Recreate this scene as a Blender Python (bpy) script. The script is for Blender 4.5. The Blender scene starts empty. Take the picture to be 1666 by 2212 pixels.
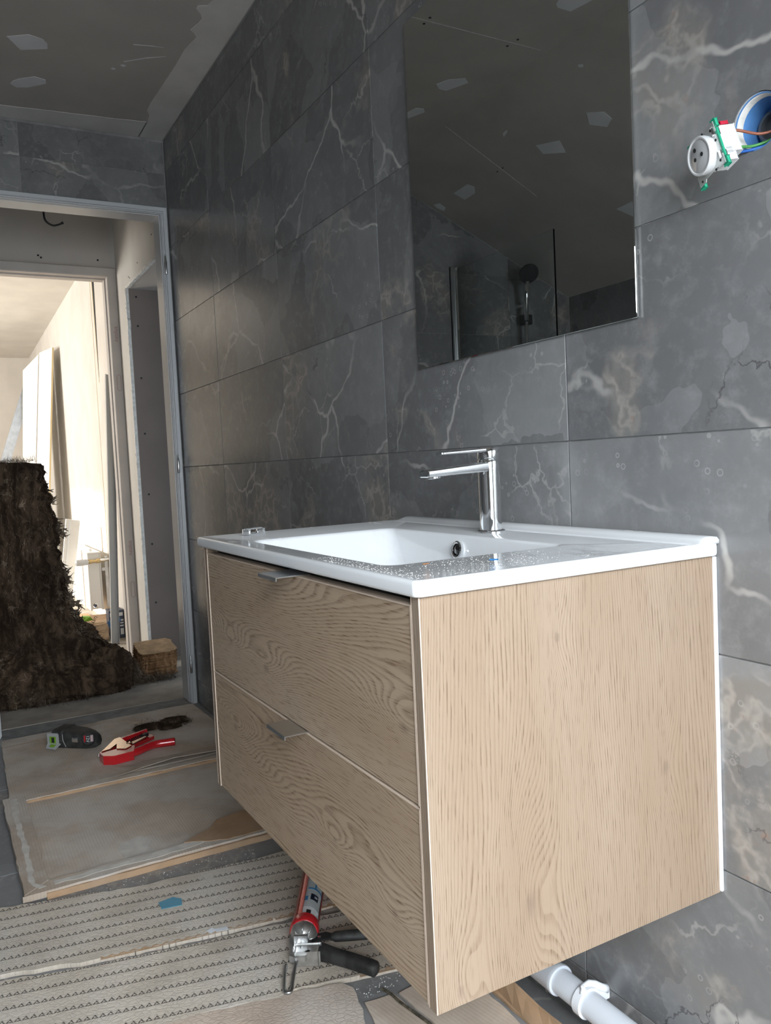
import bpy, bmesh, math, random
from mathutils import Vector, Matrix, noise as mnoise
random.seed(7)
SC = bpy.context.scene
COL = SC.collection

# ------------------------------------------------------------------ camera
CAM_POS = Vector((3.2930, -0.8795, 0.9512))
cam = bpy.data.cameras.new('camera'); cam.sensor_fit = 'HORIZONTAL'; cam.sensor_width = 36.0
cam.lens = 36.0 * 1754.92 / 1666.0; cam.clip_start = 0.01; cam.clip_end = 100
cam_ob = bpy.data.objects.new('camera', cam); COL.objects.link(cam_ob)
_r = Vector((0.4831, 0.8743, -0.0476)).normalized(); _f = Vector((-0.875, 0.4802, -0.0609)).normalized()
_u = _r.cross(_f).normalized(); _r = _f.cross(_u).normalized()
cam_ob.matrix_world = Matrix(((_r.x, _u.x, -_f.x, CAM_POS.x), (_r.y, _u.y, -_f.y, CAM_POS.y), (_r.z, _u.z, -_f.z, CAM_POS.z), (0, 0, 0, 1)))
SC.camera = cam_ob

# ------------------------------------------------------------------ world, sun, window light, exposure
world = bpy.data.worlds.new('sky'); SC.world = world; world.use_nodes = True
_bg = world.node_tree.nodes['Background']; _bg.inputs[0].default_value = (0.72, 0.86, 1.0, 1); _bg.inputs[1].default_value = 1.0
def area_light(name, loc, target, sx, sy, power, color, spread=180):
    l = bpy.data.lights.new(name, 'AREA'); l.shape = 'RECTANGLE'; l.size = sx; l.size_y = sy; l.energy = power; l.color = color
    l.spread = math.radians(spread)
    o = bpy.data.objects.new(name, l); COL.objects.link(o); o.location = loc
    o.rotation_euler = (Vector(target) - Vector(loc)).to_track_quat('-Z', 'Y').to_euler()
    return o
area_light('window_daylight', (4.19, -0.80, 0.98), (3.10, -0.62, -0.10), 0.92, 1.70, 85, (0.88, 0.945, 1.0), 150)
area_light('bedroom_window_daylight', (-3.15, -2.80, 1.35), (-3.0, 0.0, 0.9), 1.5, 1.2, 112, (1.0, 0.96, 0.895))
sun = bpy.data.lights.new('sun', 'SUN'); sun.energy = 9.0; sun.angle = math.radians(4); sun.color = (1.0, 0.93, 0.80)
sun_ob = bpy.data.objects.new('sun', sun); COL.objects.link(sun_ob)
sun_ob.rotation_euler = Vector((0.10, 1.0, -0.38)).to_track_quat('-Z', 'Y').to_euler()
SC.view_settings.view_transform = 'Standard'; SC.view_settings.look = 'None'
SC.view_settings.gamma = 1.0; SC.view_settings.use_curve_mapping = False; SC.view_settings.exposure = 0.0
SC.cycles.max_bounces = 10; SC.cycles.diffuse_bounces = 5; SC.cycles.glossy_bounces = 5; SC.cycles.transmission_bounces = 8
SC.cycles.use_denoising = True; SC.cycles.sample_clamp_indirect = 6.0

# ------------------------------------------------------------------ mesh helpers
class MB:
    def __init__(s): s.bm = bmesh.new()
    def box(s, a, b, bev=0, seg=2):
        lo = [min(p, q) for p, q in zip(a, b)]; hi = [max(p, q) for p, q in zip(a, b)]
        r = bmesh.ops.create_cube(s.bm, size=1.0)
        for v in r['verts']:
            v.co = Vector([(lo[i] + hi[i]) / 2 + v.co[i] * (hi[i] - lo[i]) for i in range(3)])
        if bev:
            es = list({e for v in r['verts'] for e in v.link_edges})
            bmesh.ops.bevel(s.bm, geom=es, offset=bev, segments=seg, profile=0.5, affect='EDGES')
        return s
    def obox(s, c, ax, ay, az, bev=0, seg=2):
        """box with centre c and half axes ax, ay, az (vectors)"""
        r = bmesh.ops.create_cube(s.bm, size=2.0); c = Vector(c); ax = Vector(ax); ay = Vector(ay); az = Vector(az)
        for v in r['verts']:
            v.co = c + ax * v.co.x + ay * v.co.y + az * v.co.z
        if bev:
            es = list({e for v in r['verts'] for e in v.link_edges})
            bmesh.ops.bevel(s.bm, geom=es, offset=bev, segments=seg, profile=0.5, affect='EDGES')
        return s
    def prism(s, pts, vec, holes=()):
        """planar polygon (3-d points) extruded along vec; holes are lists of points in the same plane"""
        vec = Vector(vec)
        if not holes:
            vs = [s.bm.verts.new(p) for p in pts]; f = [s.bm.faces.new(vs)]
        else:
            es = []
            for loop in [pts] + list(holes):
                vs = [s.bm.verts.new(p) for p in loop]
                es += [s.bm.edges.new((vs[i], vs[(i + 1) % len(vs)])) for i in range(len(vs))]
            r = bmesh.ops.triangle_fill(s.bm, use_beauty=True, use_dissolve=False, edges=es)
            f = [g for g in r['geom'] if isinstance(g, bmesh.types.BMFace)]
        r = bmesh.ops.extrude_face_region(s.bm, geom=f)
        for g in r['geom']:
            if isinstance(g, bmesh.types.BMVert): g.co += vec
        return s
    def tube(s, path, rad, seg=10, cap=True):
        """round tube along a path; rad a number or one per point"""
        P = [Vector(p) for p in path]; n = len(P); rings = []
        t0 = (P[1] - P[0]).normalized()
        nrm = t0.orthogonal().normalized()
        for i in range(n):
            t = (P[min(i + 1, n - 1)] - P[max(i - 1, 0)]).normalized()
            nrm = (nrm - t * nrm.dot(t)).normalized(); bn = t.cross(nrm)
            r = rad[i] if isinstance(rad, (list, tuple)) else rad
            rings.append([s.bm.verts.new(P[i] + (nrm * math.cos(2 * math.pi * k / seg) + bn * math.sin(2 * math.pi * k / seg)) * r) for k in range(seg)])
        for i in range(n - 1):
            for k in range(seg):
                s.bm.faces.new((rings[i][k], rings[i][(k + 1) % seg], rings[i + 1][(k + 1) % seg], rings[i + 1][k]))
        if cap:
            s.bm.faces.new(rings[0][::-1]); s.bm.faces.new(rings[-1])
        return s
    def rings(s, loops, cap0=True, cap1=True):
        R = [[s.bm.verts.new(p) for p in l] for l in loops]; n = len(R[0])
        for a, b in zip(R, R[1:]):
            for k in range(n):
                s.bm.faces.new((a[k], a[(k + 1) % n], b[(k + 1) % n], b[k]))
        if cap0: s.bm.faces.new(R[0][::-1])
        if cap1: s.bm.faces.new(R[-1])
        return s
    def lathe(s, c, axis, prof, seg=32, cap0=True, cap1=True):
        """prof: list of (radius, height along axis) from c"""
        c = Vector(c); a = Vector(axis).normalized(); x = a.orthogonal().normalized(); y = a.cross(x)
        loops = [[c + a * h + (x * math.cos(2 * math.pi * k / seg) + y * math.sin(2 * math.pi * k / seg)) * max(r, 1e-5) for k in range(seg)] for r, h in prof]
        return s.rings(loops, cap0, cap1)
    def quad(s, *pts):
        s.bm.faces.new([s.bm.verts.new(p) for p in pts]); return s

def link(o, parent):
    COL.objects.link(o)
    if parent is not None:
        o.parent = parent; o.matrix_parent_inverse = parent.matrix_basis.inverted()
    return o
def obj(name, mb, mat, parent=None, smooth=False):
    me = bpy.data.meshes.new(name)
    bmesh.ops.recalc_face_normals(mb.bm, faces=mb.bm.faces)
    mb.bm.to_mesh(me); mb.bm.free()
    if mat is not None: me.materials.append(mat)
    if smooth:
        for p in me.polygons: p.use_smooth = True
        if smooth != True: me.set_sharp_from_angle(angle=math.radians(smooth))
    return link(bpy.data.objects.new(name, me), parent)
def tag(o, label=None, cat=None, group=None, kind=None):
    for k, v in (('label', label), ('category', cat), ('group', group), ('kind', kind)):
        if v: o[k] = v
    return o
def thing(name, label, cat, loc=(0, 0, 0), group=None):
    o = bpy.data.objects.new(name, None); o.empty_display_size = 0.05; o.location = loc; COL.objects.link(o)
    o.matrix_basis = Matrix.Translation(loc)
    return tag(o, label, cat, group)
def struct(name, mb, mat, parent=None, smooth=False):
    o = obj(name, mb, mat, parent, smooth); o['kind'] = 'structure'; return o
def text_obj(name, body, size, mat, parent, matrix, depth=0.0004):
    cu = bpy.data.curves.new(name, 'FONT'); cu.body = body; cu.size = size; cu.align_x = 'CENTER'; cu.align_y = 'CENTER'; cu.extrude = depth
    tmp = bpy.data.objects.new(name + '_tmp', cu); COL.objects.link(tmp)
    me = bpy.data.meshes.new_from_object(tmp.evaluated_get(bpy.context.evaluated_depsgraph_get()))
    bpy.data.objects.remove(tmp); me.materials.clear(); me.materials.append(mat)
    o = bpy.data.objects.new(name, me); o.matrix_basis = matrix
    return link(o, parent)

# ------------------------------------------------------------------ material helpers
class NT:
    def __init__(s, name):
        s.m = bpy.data.materials.new(name); s.m.use_nodes = True; s.t = s.m.node_tree; s.b = s.t.nodes['Principled BSDF']
    def n(s, typ, **kw):
        nd = s.t.nodes.new(typ)
        for k, v in kw.items(): setattr(nd, k, v)
        return nd
    def put(s, sock, v):
        if isinstance(v, bpy.types.NodeSocket): s.t.links.new(v, sock)
        elif v is not None:
            if hasattr(sock, 'default_value'):
                if isinstance(v, (tuple, list)) and len(v) == 3 and len(sock.default_value) == 4: v = tuple(v) + (1,)
                sock.default_value = v
    def coord(s, which='Object'): return s.n('ShaderNodeTexCoord').outputs[which]
    def rnd(s): return s.n('ShaderNodeObjectInfo').outputs['Random']
    def mp(s, vec, scale=(1, 1, 1), loc=(0, 0, 0), rot=(0, 0, 0)):
        nd = s.n('ShaderNodeMapping'); s.put(nd.inputs['Vector'], vec); nd.inputs['Scale'].default_value = scale; nd.inputs['Rotation'].default_value = rot
        s.put(nd.inputs['Location'], loc); return nd.outputs[0]
    def noise(s, vec, scale, detail=4, rough=0.55, dist=0.0, out='Fac'):
        nd = s.n('ShaderNodeTexNoise'); s.put(nd.inputs['Vector'], vec); nd.inputs['Scale'].default_value = scale
        nd.inputs['Detail'].default_value = detail; nd.inputs['Roughness'].default_value = rough; nd.inputs['Distortion'].default_value = dist
        return nd.outputs[out]
    def voro(s, vec, scale, feature='DISTANCE_TO_EDGE', out='Distance', rnd=1.0):
        nd = s.n('ShaderNodeTexVoronoi', feature=feature); s.put(nd.inputs['Vector'], vec); nd.inputs['Scale'].default_value = scale
        nd.inputs['Randomness'].default_value = rnd
        return nd.outputs[out]
    def math(s, op, a, b=None, c=None, clamp=False):
        nd = s.n('ShaderNodeMath', operation=op); nd.use_clamp = clamp; s.put(nd.inputs[0], a); s.put(nd.inputs[1], b)
        if c is not None: s.put(nd.inputs[2], c)
        return nd.outputs[0]
    def vmath(s, op, a, b):
        nd = s.n('ShaderNodeVectorMath', operation=op); s.put(nd.inputs[0], a)
        if op == 'SCALE': s.put(nd.inputs['Scale'], b)
        else: s.put(nd.inputs[1], b)
        return nd.outputs[0]
    def sep(s, vec):
        nd = s.n('ShaderNodeSeparateXYZ'); s.put(nd.inputs[0], vec); return nd.outputs
    def comb(s, x, y, z):
        nd = s.n('ShaderNodeCombineXYZ'); s.put(nd.inputs[0], x); s.put(nd.inputs[1], y); s.put(nd.inputs[2], z); return nd.outputs[0]
    def step(s, v, lo, hi):
        nd = s.n('ShaderNodeMapRange'); nd.interpolation_type = 'SMOOTHSTEP'; s.put(nd.inputs[0], v); nd.inputs[1].default_value = lo; nd.inputs[2].default_value = hi
        return nd.outputs[0]
    def ramp(s, v, stops):
        nd = s.n('ShaderNodeValToRGB'); s.put(nd.inputs[0], v); cr = nd.color_ramp
        while len(cr.elements) < len(stops): cr.elements.new(0.5)
        for e, (p, c) in zip(cr.elements, stops):
            e.position = p; e.color = tuple(c) + (1,) if len(c) == 3 else c
        return nd.outputs[0]
    def mix(s, f, a, b, mode='MIX'):
        nd = s.n('ShaderNodeMix', data_type='RGBA', blend_type=mode); s.put(nd.inputs[0], f); s.put(nd.inputs[6], a); s.put(nd.inputs[7], b); return nd.outputs[2]
    def bump(s, h, strength=0.3, dist=0.002):
        nd = s.n('ShaderNodeBump'); nd.inputs['Strength'].default_value = strength; nd.inputs['Distance'].default_value = dist; s.put(nd.inputs['Height'], h)
        s.put(s.b.inputs['Normal'], nd.outputs[0])
    def set(s, **kw):
        names = {'color': 'Base Color', 'rough': 'Roughness', 'metal': 'Metallic', 'spec': 'Specular IOR Level', 'trans': 'Transmission Weight', 'ior': 'IOR', 'coat': 'Coat Weight'}
        for k, v in kw.items(): s.put(s.b.inputs[names[k]], v)
        return s.m
def plain(name, color, rough=0.5, metal=0.0, var=0.0, scale=20, spec=0.5, bump=0.0):
    n = NT(name); c = color
    if var:
        f = n.noise(n.coord(), scale, 5)
        c = n.mix(n.step(f, 0.3, 0.7), tuple(x * (1 - var) for x in color), tuple(min(1, x * (1 + var)) for x in color))
        if bump: n.bump(f, bump, 0.001)
    return n.set(color=c, rough=rough, metal=metal, spec=spec)

def marble(name, lo=(0.154, 0.154, 0.155), hi=(0.262, 0.262, 0.265), rough=0.21):
    n = NT(name); r = n.rnd()
    off = n.comb(n.math('MULTIPLY', r, 37.0), n.math('MULTIPLY', r, 91.0), n.math('MULTIPLY', r, 53.0))
    v = n.vmath('ADD', n.coord(), off)
    w = n.vmath('ADD', v, n.vmath('SCALE', n.vmath('SUBTRACT', n.noise(v, 3.2, 5, 0.6, out='Color'), (0.5, 0.5, 0.5)), 0.34))
    cl = n.step(n.noise(w, 1.7, 8, 0.62), 0.28, 0.72)
    base = n.mix(cl, lo, hi)
    plate = n.sep(n.voro(n.vmath('ADD', v, n.vmath('SCALE', n.noise(v, 4.0, 4, 0.6, out='Color'), 0.22)), 4.2, 'F1', 'Color'))[0]
    base = n.mix(n.math('MULTIPLY', n.step(plate, 0.25, 0.75), 0.55), base, tuple(x * 0.80 for x in lo))
    fine = n.noise(v, 30, 5, 0.7)
    base = n.mix(n.math('MULTIPLY', n.step(fine, 0.45, 0.8), 0.35), base, tuple(x * 1.35 for x in hi))
    # tan brecciated patches along bands
    band = n.step(n.noise(w, 1.9, 3, 0.5), 0.56, 0.62)
    cell = n.step(n.voro(w, 17), 0.0, 0.16)
    tan = n.mix(cell, (0.40, 0.365, 0.325), (0.245, 0.225, 0.205))
    tan = n.mix(n.math('MULTIPLY', n.step(n.noise(v, 24, 4, 0.7), 0.62, 0.70), 0.7), tan, (0.33, 0.19, 0.13))
    pm = n.math('MULTIPLY', band, n.step(n.noise(v, 8, 6, 0.7), 0.36, 0.60))
    base = n.mix(n.math('MULTIPLY', pm, 0.80), base, tan)
    # long pale veins
    w2 = n.vmath('ADD', v, n.vmath('SCALE', n.noise(v, 2.0, 5, 0.55, out='Color'), 0.34))
    d1 = n.voro(w2, 2.6)
    vein = n.math('SUBTRACT', 1.0, n.step(d1, 0.002, 0.017))
    vein = n.math('MULTIPLY', vein, n.step(n.noise(v, 3.3, 3), 0.44, 0.60))
    base = n.mix(n.math('MULTIPLY', vein, 0.75), base, (0.52, 0.50, 0.475))
    w3 = n.vmath('ADD', v, n.vmath('SCALE', n.noise(v, 5.0, 5, 0.65, out='Color'), 0.16))
    d2 = n.voro(w3, 6.0)
    v2 = n.math('MULTIPLY', n.math('SUBTRACT', 1.0, n.step(d2, 0.003, 0.02)), n.step(n.noise(v, 4.6, 3), 0.54, 0.66))
    base = n.mix(n.math('MULTIPLY', v2, 0.5), base, (0.47, 0.455, 0.43))
    # dark hairlines
    w4 = n.vmath('ADD', v, n.vmath('SCALE', n.noise(v, 9.0, 5, 0.65, out='Color'), 0.10))
    d3 = n.voro(n.vmath('ADD', w4, (7.3, 2.1, 4.4)), 4.3)
    v3 = n.math('MULTIPLY', n.math('SUBTRACT', 1.0, n.step(d3, 0.0015, 0.008)), n.step(n.noise(v, 3.9, 2), 0.56, 0.64))
    base = n.mix(n.math('MULTIPLY', v3, 0.75), base, (0.07, 0.07, 0.072))
    # little fossil rings and specks
    cel = n.voro(v, 44, 'F1')
    ring = n.math('MULTIPLY', n.step(cel, 0.13, 0.17), n.math('SUBTRACT', 1.0, n.step(cel, 0.19, 0.24)))
    ring = n.math('MULTIPLY', ring, n.step(n.noise(v, 5.5, 2), 0.57, 0.65))
    base = n.mix(n.math('MULTIPLY', ring, 0.45), base, (0.45, 0.44, 0.43))
    n.bump(n.noise(v, 60, 4, 0.6), 0.06, 0.001)
    return n.set(color=base, rough=n.math('ADD', rough, n.math('MULTIPLY', n.noise(v, 6, 3), 0.08)), spec=0.5)

def oak(name, along, across, tint=(1, 1, 1), seed=0.0, knots=(), dens=150.0, wobble=34.0, contrast=0.62):
    """oak laminate: grain runs along axis 'along'; knots = (u, v, size)"""
    n = NT(name); s = n.sep(n.coord()); u = s['XYZ'.index(along)]; v = s['XYZ'.index(across)]
    u = n.math('ADD', u, seed)
    vec = n.comb(u, v, seed)
    wob = n.math('SUBTRACT', n.noise(n.comb(n.math('MULTIPLY', u, 1.15), n.math('MULTIPLY', v, 6.0), seed), 1.0, 2, 0.4), 0.5)
    fw = n.math('SUBTRACT', n.noise(n.comb(n.math('MULTIPLY', u, 14.0), n.math('MULTIPLY', v, 60.0), seed), 1.0, 3, 0.5), 0.5)
    field = n.math('ADD', n.math('MULTIPLY', v, dens), n.math('ADD', n.math('MULTIPLY', wob, wobble), n.math('MULTIPLY', fw, 0.9)))
    for ku, kv, ks in knots:
        du = n.math('MULTIPLY', n.math('SUBTRACT', u, ku + seed), 0.45); dv = n.math('SUBTRACT', v, kv)
        d2 = n.math('ADD', n.math('MULTIPLY', du, du), n.math('MULTIPLY', dv, dv))
        field = n.math('ADD', field, n.math('MULTIPLY', n.math('EXPONENT', n.math('MULTIPLY', d2, -1.0 / (ks * ks))), ks * 210))
    fr = n.math('FRACT', field)
    line = n.math('MULTIPLY', n.step(fr, 0.35, 0.86), n.math('SUBTRACT', 1.0, n.step(fr, 0.90, 1.0)))
    streak = n.noise(n.comb(n.math('MULTIPLY', u, 26.0), n.math('MULTIPLY', v, 520.0), seed), 1.0, 3, 0.6)
    pore = n.step(streak, 0.50, 0.66)
    broad = n.noise(n.comb(n.math('MULTIPLY', u, 1.6), n.math('MULTIPLY', v, 9.0), seed + 4.0), 1.0, 3)
    c0 = tuple(a * b for a, b in zip((0.530, 0.428, 0.325), tint)); c1 = tuple(a * b for a, b in zip((0.465, 0.360, 0.260), tint))
    cd = tuple(a * b for a, b in zip((0.215, 0.142, 0.090), tint))
    col = n.mix(n.step(broad, 0.3, 0.7), c1, c0)
    amt = n.math('ADD', n.math('MULTIPLY', n.math('MULTIPLY', line, n.math('ADD', 0.42, n.math('MULTIPLY', pore, 0.58))), contrast), n.math('MULTIPLY', pore, 0.16))
    col = n.mix(amt, col, cd)
    for ku, kv, ks in knots:
        du = n.math('MULTIPLY', n.math('SUBTRACT', u, ku + seed), 0.55); dv = n.math('SUBTRACT', v, kv)
        d = n.math('SQRT', n.math('ADD', n.math('MULTIPLY', du, du), n.math('MULTIPLY', dv, dv)))
        d = n.math('ADD', d, n.math('MULTIPLY', n.math('SUBTRACT', n.noise(vec, 45, 3), 0.5), 0.012))
        k = n.math('SUBTRACT', 1.0, n.step(d, 0.0, ks * 0.24))
        col = n.mix(n.math('MULTIPLY', k, 0.6), col, (0.16, 0.115, 0.085))
    n.bump(n.math('MULTIPLY', pore, -1.0), 0.15, 0.0006)
    return n.set(color=col, rough=n.math('ADD', 0.44, n.math('MULTIPLY', pore, 0.15)), spec=0.4)

def cardboard(name, base=(0.60, 0.50, 0.405), dust=0.75, flute=True):
    n = NT(name); v = n.coord(); s = n.sep(v)
    f = n.noise(v, 7, 6, 0.65)
    col = n.mix(n.step(f, 0.3, 0.72), tuple(x * 0.82 for x in base), tuple(x * 1.1 for x in base))
    du = n.step(n.noise(v, 3.1, 7, 0.68), 0.40, 0.64)
    col = n.mix(n.math('MULTIPLY', du, dust), col, (0.70, 0.655, 0.605))
    if flute:
        wv = n.math('SINE', n.math('MULTIPLY', s[1], 2 * math.pi / 0.0075))
        col = n.mix(n.math('MULTIPLY', n.math('MULTIPLY', n.step(wv, 0.0, 1.0), 0.28), n.step(n.noise(v, 5, 2), 0.42, 0.6)), col, tuple(x * 0.72 for x in base))
        n.bump(wv, 0.12, 0.001)
    return n.set(color=col, rough=0.85, spec=0.2)

def embossed_cardboard(name, row=0.040, pitch=0.0130, base=(0.64, 0.56, 0.47)):
    """kraft board with a scaly emboss and printed rows of little recycling triangles (rows run along local X)"""
    n = NT(name); v = n.coord(); s = n.sep(v); X, Y = s[0], s[1]
    wv = n.vmath('ADD', v, n.vmath('SCALE', n.noise(v, 60, 2, out='Color'), 0.004))
    d = n.voro(n.mp(wv, (0.8, 1.1, 0.02)), 105)
    cellh = n.step(d, 0.0, 0.13)
    col = n.mix(n.step(n.noise(v, 5, 6, 0.65), 0.3, 0.7), tuple(x * 0.80 for x in base), tuple(x * 1.12 for x in base))
    col = n.mix(n.math('MULTIPLY', n.step(n.noise(v, 2.6, 6, 0.6), 0.48, 0.68), 0.55), col, (0.68, 0.645, 0.60))
    col = n.mix(n.math('MULTIPLY', n.math('SUBTRACT', 1.0, cellh), 0.17), col, tuple(x * 0.62 for x in base))
    px = n.math('SUBTRACT', n.math('FRACT', n.math('DIVIDE', X, pitch)), 0.5)
    py = n.math('MULTIPLY', n.math('SUBTRACT', n.math('FRACT', n.math('DIVIDE', Y, row)), 0.5), row / pitch)
    apx = n.math('ABSOLUTE', px)
    tri = n.math('MAXIMUM', n.math('ADD', n.math('MULTIPLY', apx, 0.866), n.math('MULTIPLY', py, 0.5)), n.math('MULTIPLY', py, -1.0))
    edge = n.math('SUBTRACT', 1.0, n.step(n.math('ABSOLUTE', n.math('SUBTRACT', tri, 0.20)), 0.065, 0.11))
    gap = n.step(n.math('ABSOLUTE', n.math('SINE', n.math('MULTIPLY', n.math('ARCTAN2', py, px), 1.5))), 0.12, 0.24)
    ink = n.math('MULTIPLY', n.math('MULTIPLY', edge, gap), n.step(n.noise(v, 9, 3), 0.24, 0.38))
    arcs = n.math('SUBTRACT', 1.0, n.step(n.math('ABSOLUTE', n.math('SUBTRACT', tri, 0.36)), 0.03, 0.06))
    ink = n.math('MAXIMUM', ink, n.math('MULTIPLY', n.math('MULTIPLY', arcs, n.step(n.math('ABSOLUTE', py), 0.1, 0.3)), 0.12))
    col = n.mix(n.math('MULTIPLY', ink, 0.86), col, (0.05, 0.044, 0.038))
    n.bump(n.math('ADD', cellh, n.math('MULTIPLY', n.noise(v, 12, 3), 0.8)), 0.32, 0.0016)
    return n.set(color=col, rough=0.85, spec=0.2)

def plasterboard(name, a=(0.62, 0.575, 0.515)):
    n = NT(name); f = n.noise(n.coord(), 4, 5)
    g = n.noise(n.coord(), 220, 2)
    col = n.mix(n.step(f, 0.3, 0.7), tuple(x * 0.94 for x in a), tuple(x * 1.04 for x in a))
    n.bump(g, 0.04, 0.0005)
    return n.set(color=col, rough=0.9, spec=0.2)

M = {}
M['marble'] = marble('grey_marble_tile')
M['floor_tile'] = marble('grey_floor_tile', (0.215, 0.217, 0.222), (0.29, 0.293, 0.30), 0.45)
M['grout'] = plain('grey_grout', (0.26, 0.26, 0.26), 0.9, var=0.2)
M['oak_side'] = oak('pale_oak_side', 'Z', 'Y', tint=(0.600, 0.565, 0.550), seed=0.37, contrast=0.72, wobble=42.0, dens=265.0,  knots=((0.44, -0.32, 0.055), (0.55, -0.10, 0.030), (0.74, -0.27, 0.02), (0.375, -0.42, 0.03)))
M['oak_drawer_top'] = oak('pale_oak_upper_drawer', 'X', 'Z', tint=(0.87, 0.835, 0.80), seed=1.9, contrast=1.0, dens=185.0, wobble=52.0, knots=((1.93, 0.655, 0.036), (2.10, 0.640, 0.040), (2.53, 0.660, 0.036)))
M['oak_drawer_low'] = oak('pale_oak_lower_drawer', 'X', 'Z', tint=(0.87, 0.835, 0.80), seed=3.3, contrast=1.0, dens=185.0, wobble=52.0, knots=((1.93, 0.50, 0.034), (2.33, 0.455, 0.022), (2.49, 0.43, 0.028)))
M['oak_edge'] = oak('oak_edge_band', 'Z', 'X', tint=(0.62, 0.60, 0.60), seed=5.0)
M['oak_pale_edge'] = plain('pale_edge_band', (0.62, 0.50, 0.40), 0.5)
def ceramic():
    n = NT('white_ceramic'); v = n.coord()
    d = n.math('MULTIPLY', n.step(n.noise(n.mp(v, (1.0, 2.6, 1.0)), 9, 7, 0.7), 0.50, 0.66), n.step(n.noise(v, 2.3, 2), 0.42, 0.58))
    return n.set(color=n.mix(n.math('MULTIPLY', d, 0.35), (0.84, 0.86, 0.88), (0.72, 0.72, 0.71)), rough=n.math('ADD', 0.07, n.math('MULTIPLY', d, 0.22)), spec=0.55)
M['ceramic'] = ceramic()
M['chrome'] = NT('polished_chrome').set(color=(0.86, 0.87, 0.88), rough=0.035, metal=1.0)
M['aluminium'] = NT('brushed_aluminium').set(color=(0.62, 0.63, 0.64), rough=0.28, metal=1.0)
M['plate'] = plain('pressed_plate', (0.62, 0.64, 0.63), 0.3, 0.55)
M['steel'] = plain('zinc_steel', (0.55, 0.56, 0.57), 0.3, 1.0, var=0.1)
M['cast'] = plain('cast_aluminium', (0.60, 0.60, 0.59), 0.36, 0.9, var=0.15, scale=60)
M['mirror'] = NT('mirror_glass').set(color=(0.56, 0.575, 0.57), rough=0.0, metal=1.0)
M['glass'] = NT('clear_glass').set(color=(0.93, 0.97, 0.95), rough=0.0, trans=1.0, ior=1.45)
M['plastic_clear'] = NT('clear_plastic').set(color=(0.95, 0.96, 0.97), rough=0.04, trans=0.85, ior=1.48)
M['ceiling'] = plasterboard('grey_brown_plasterboard', (0.44, 0.415, 0.385))
M['filler'] = plain('joint_filler', (0.66, 0.665, 0.68), 0.9, var=0.06, scale=8)
M['filler_band'] = plain('filler_band', (0.63, 0.61, 0.59), 0.9, var=0.07, scale=6)
M['board'] = plasterboard('cream_plasterboard', (0.64, 0.605, 0.555))
M['board_grey'] = plasterboard('grey_plasterboard', (0.50, 0.46, 0.42))
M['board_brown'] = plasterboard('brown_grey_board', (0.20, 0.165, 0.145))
M['white_panel'] = plain('white_panel', (0.78, 0.77, 0.74), 0.6, var=0.03)
M['paint'] = plain('white_painted_plaster', (0.55, 0.55, 0.54), 0.9)
M['gypsum'] = plain('torn_gypsum_edge', (0.66, 0.64, 0.60), 0.95, var=0.15, scale=60, bump=0.3)
M['frame'] = NT('painted_metal_frame').set(color=(0.60, 0.62, 0.645), rough=0.32, spec=0.6)
M['frame_rough'] = plain('primed_frame', (0.50, 0.455, 0.415), 0.6, var=0.05, scale=8)
M['dark'] = plain('dark_gap', (0.02, 0.02, 0.02), 0.9)
M['black'] = plain('black_plastic', (0.018, 0.019, 0.020), 0.42, var=0.3, scale=40)
M['rubber'] = plain('dusty_black_rubber', (0.030, 0.030, 0.029), 0.6, var=0.5, scale=50)
M['red'] = NT('red_enamel').set(color=(0.52, 0.012, 0.018), rough=0.22, spec=0.6, coat=0.4)
M['red_clear'] = NT('red_anodised_barrel').set(color=(0.36, 0.018, 0.014), rough=0.18, metal=0.45)
M['white_plastic'] = plain('white_plastic', (0.68, 0.69, 0.70), 0.3)
M['grey_plastic'] = plain('grey_plastic', (0.42, 0.43, 0.43), 0.4)
M['green'] = plain('green_plastic', (0.02, 0.36, 0.21), 0.4)
M['lime'] = plain('lime_plastic', (0.20, 0.42, 0.03), 0.4)
M['blue_box'] = plain('blue_box_plastic', (0.10, 0.26, 0.55), 0.45, var=0.1)
M['wire_brown'] = plain('brown_wire', (0.27, 0.085, 0.045), 0.45)
M['wire_green'] = plain('green_wire', (0.06, 0.27, 0.06), 0.45)
M['wire_blue'] = plain('blue_wire', (0.01, 0.10, 0.40), 0.45)
M['pipe'] = plain('pale_grey_plastic_pipe', (0.68, 0.72, 0.78), 0.35)
M['sealant'] = plain('white_sealant', (0.82, 0.85, 0.90), 0.4)
M['concrete'] = plain('dusty_screed', (0.37, 0.332, 0.288), 0.8, var=0.22, scale=7)
M['card'] = cardboard('dusty_cardboard')
M['card_front'] = cardboard('dusty_brown_cardboard', (0.55, 0.45, 0.36), 0.75)
M['card_raw'] = cardboard('raw_cardboard', (0.46, 0.30, 0.18), 0.12, False)
M['card_scale'] = embossed_cardboard('embossed_kraft_board')
M['paper_dust'] = plain('torn_grey_paper', (0.66, 0.62, 0.57), 0.9, var=0.12, scale=30)
M['paper_bag'] = plain('kraft_paper', (0.50, 0.36, 0.23), 0.8, var=0.1)
M['blue_carton'] = plain('blue_print_carton', (0.05, 0.16, 0.36), 0.45, var=0.25, scale=25)
M['tape_blue'] = plain('blue_film', (0.10, 0.30, 0.42), 0.5)
M['radiator'] = plain('white_radiator_enamel', (0.80, 0.79, 0.76), 0.3)
M['brass'] = NT('brass').set(color=(0.60, 0.46, 0.24), rough=0.28, metal=1.0)
M['print'] = plain('faded_pink_print', (0.36, 0.20, 0.20), 0.8)
M['dust'] = plain('white_plaster_grit', (0.82, 0.82, 0.80), 0.6)
M['orange'] = plain('orange_shaving', (0.55, 0.20, 0.05), 0.6)
M['blue_bit'] = plain('blue_shaving', (0.02, 0.16, 0.40), 0.5)
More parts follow.
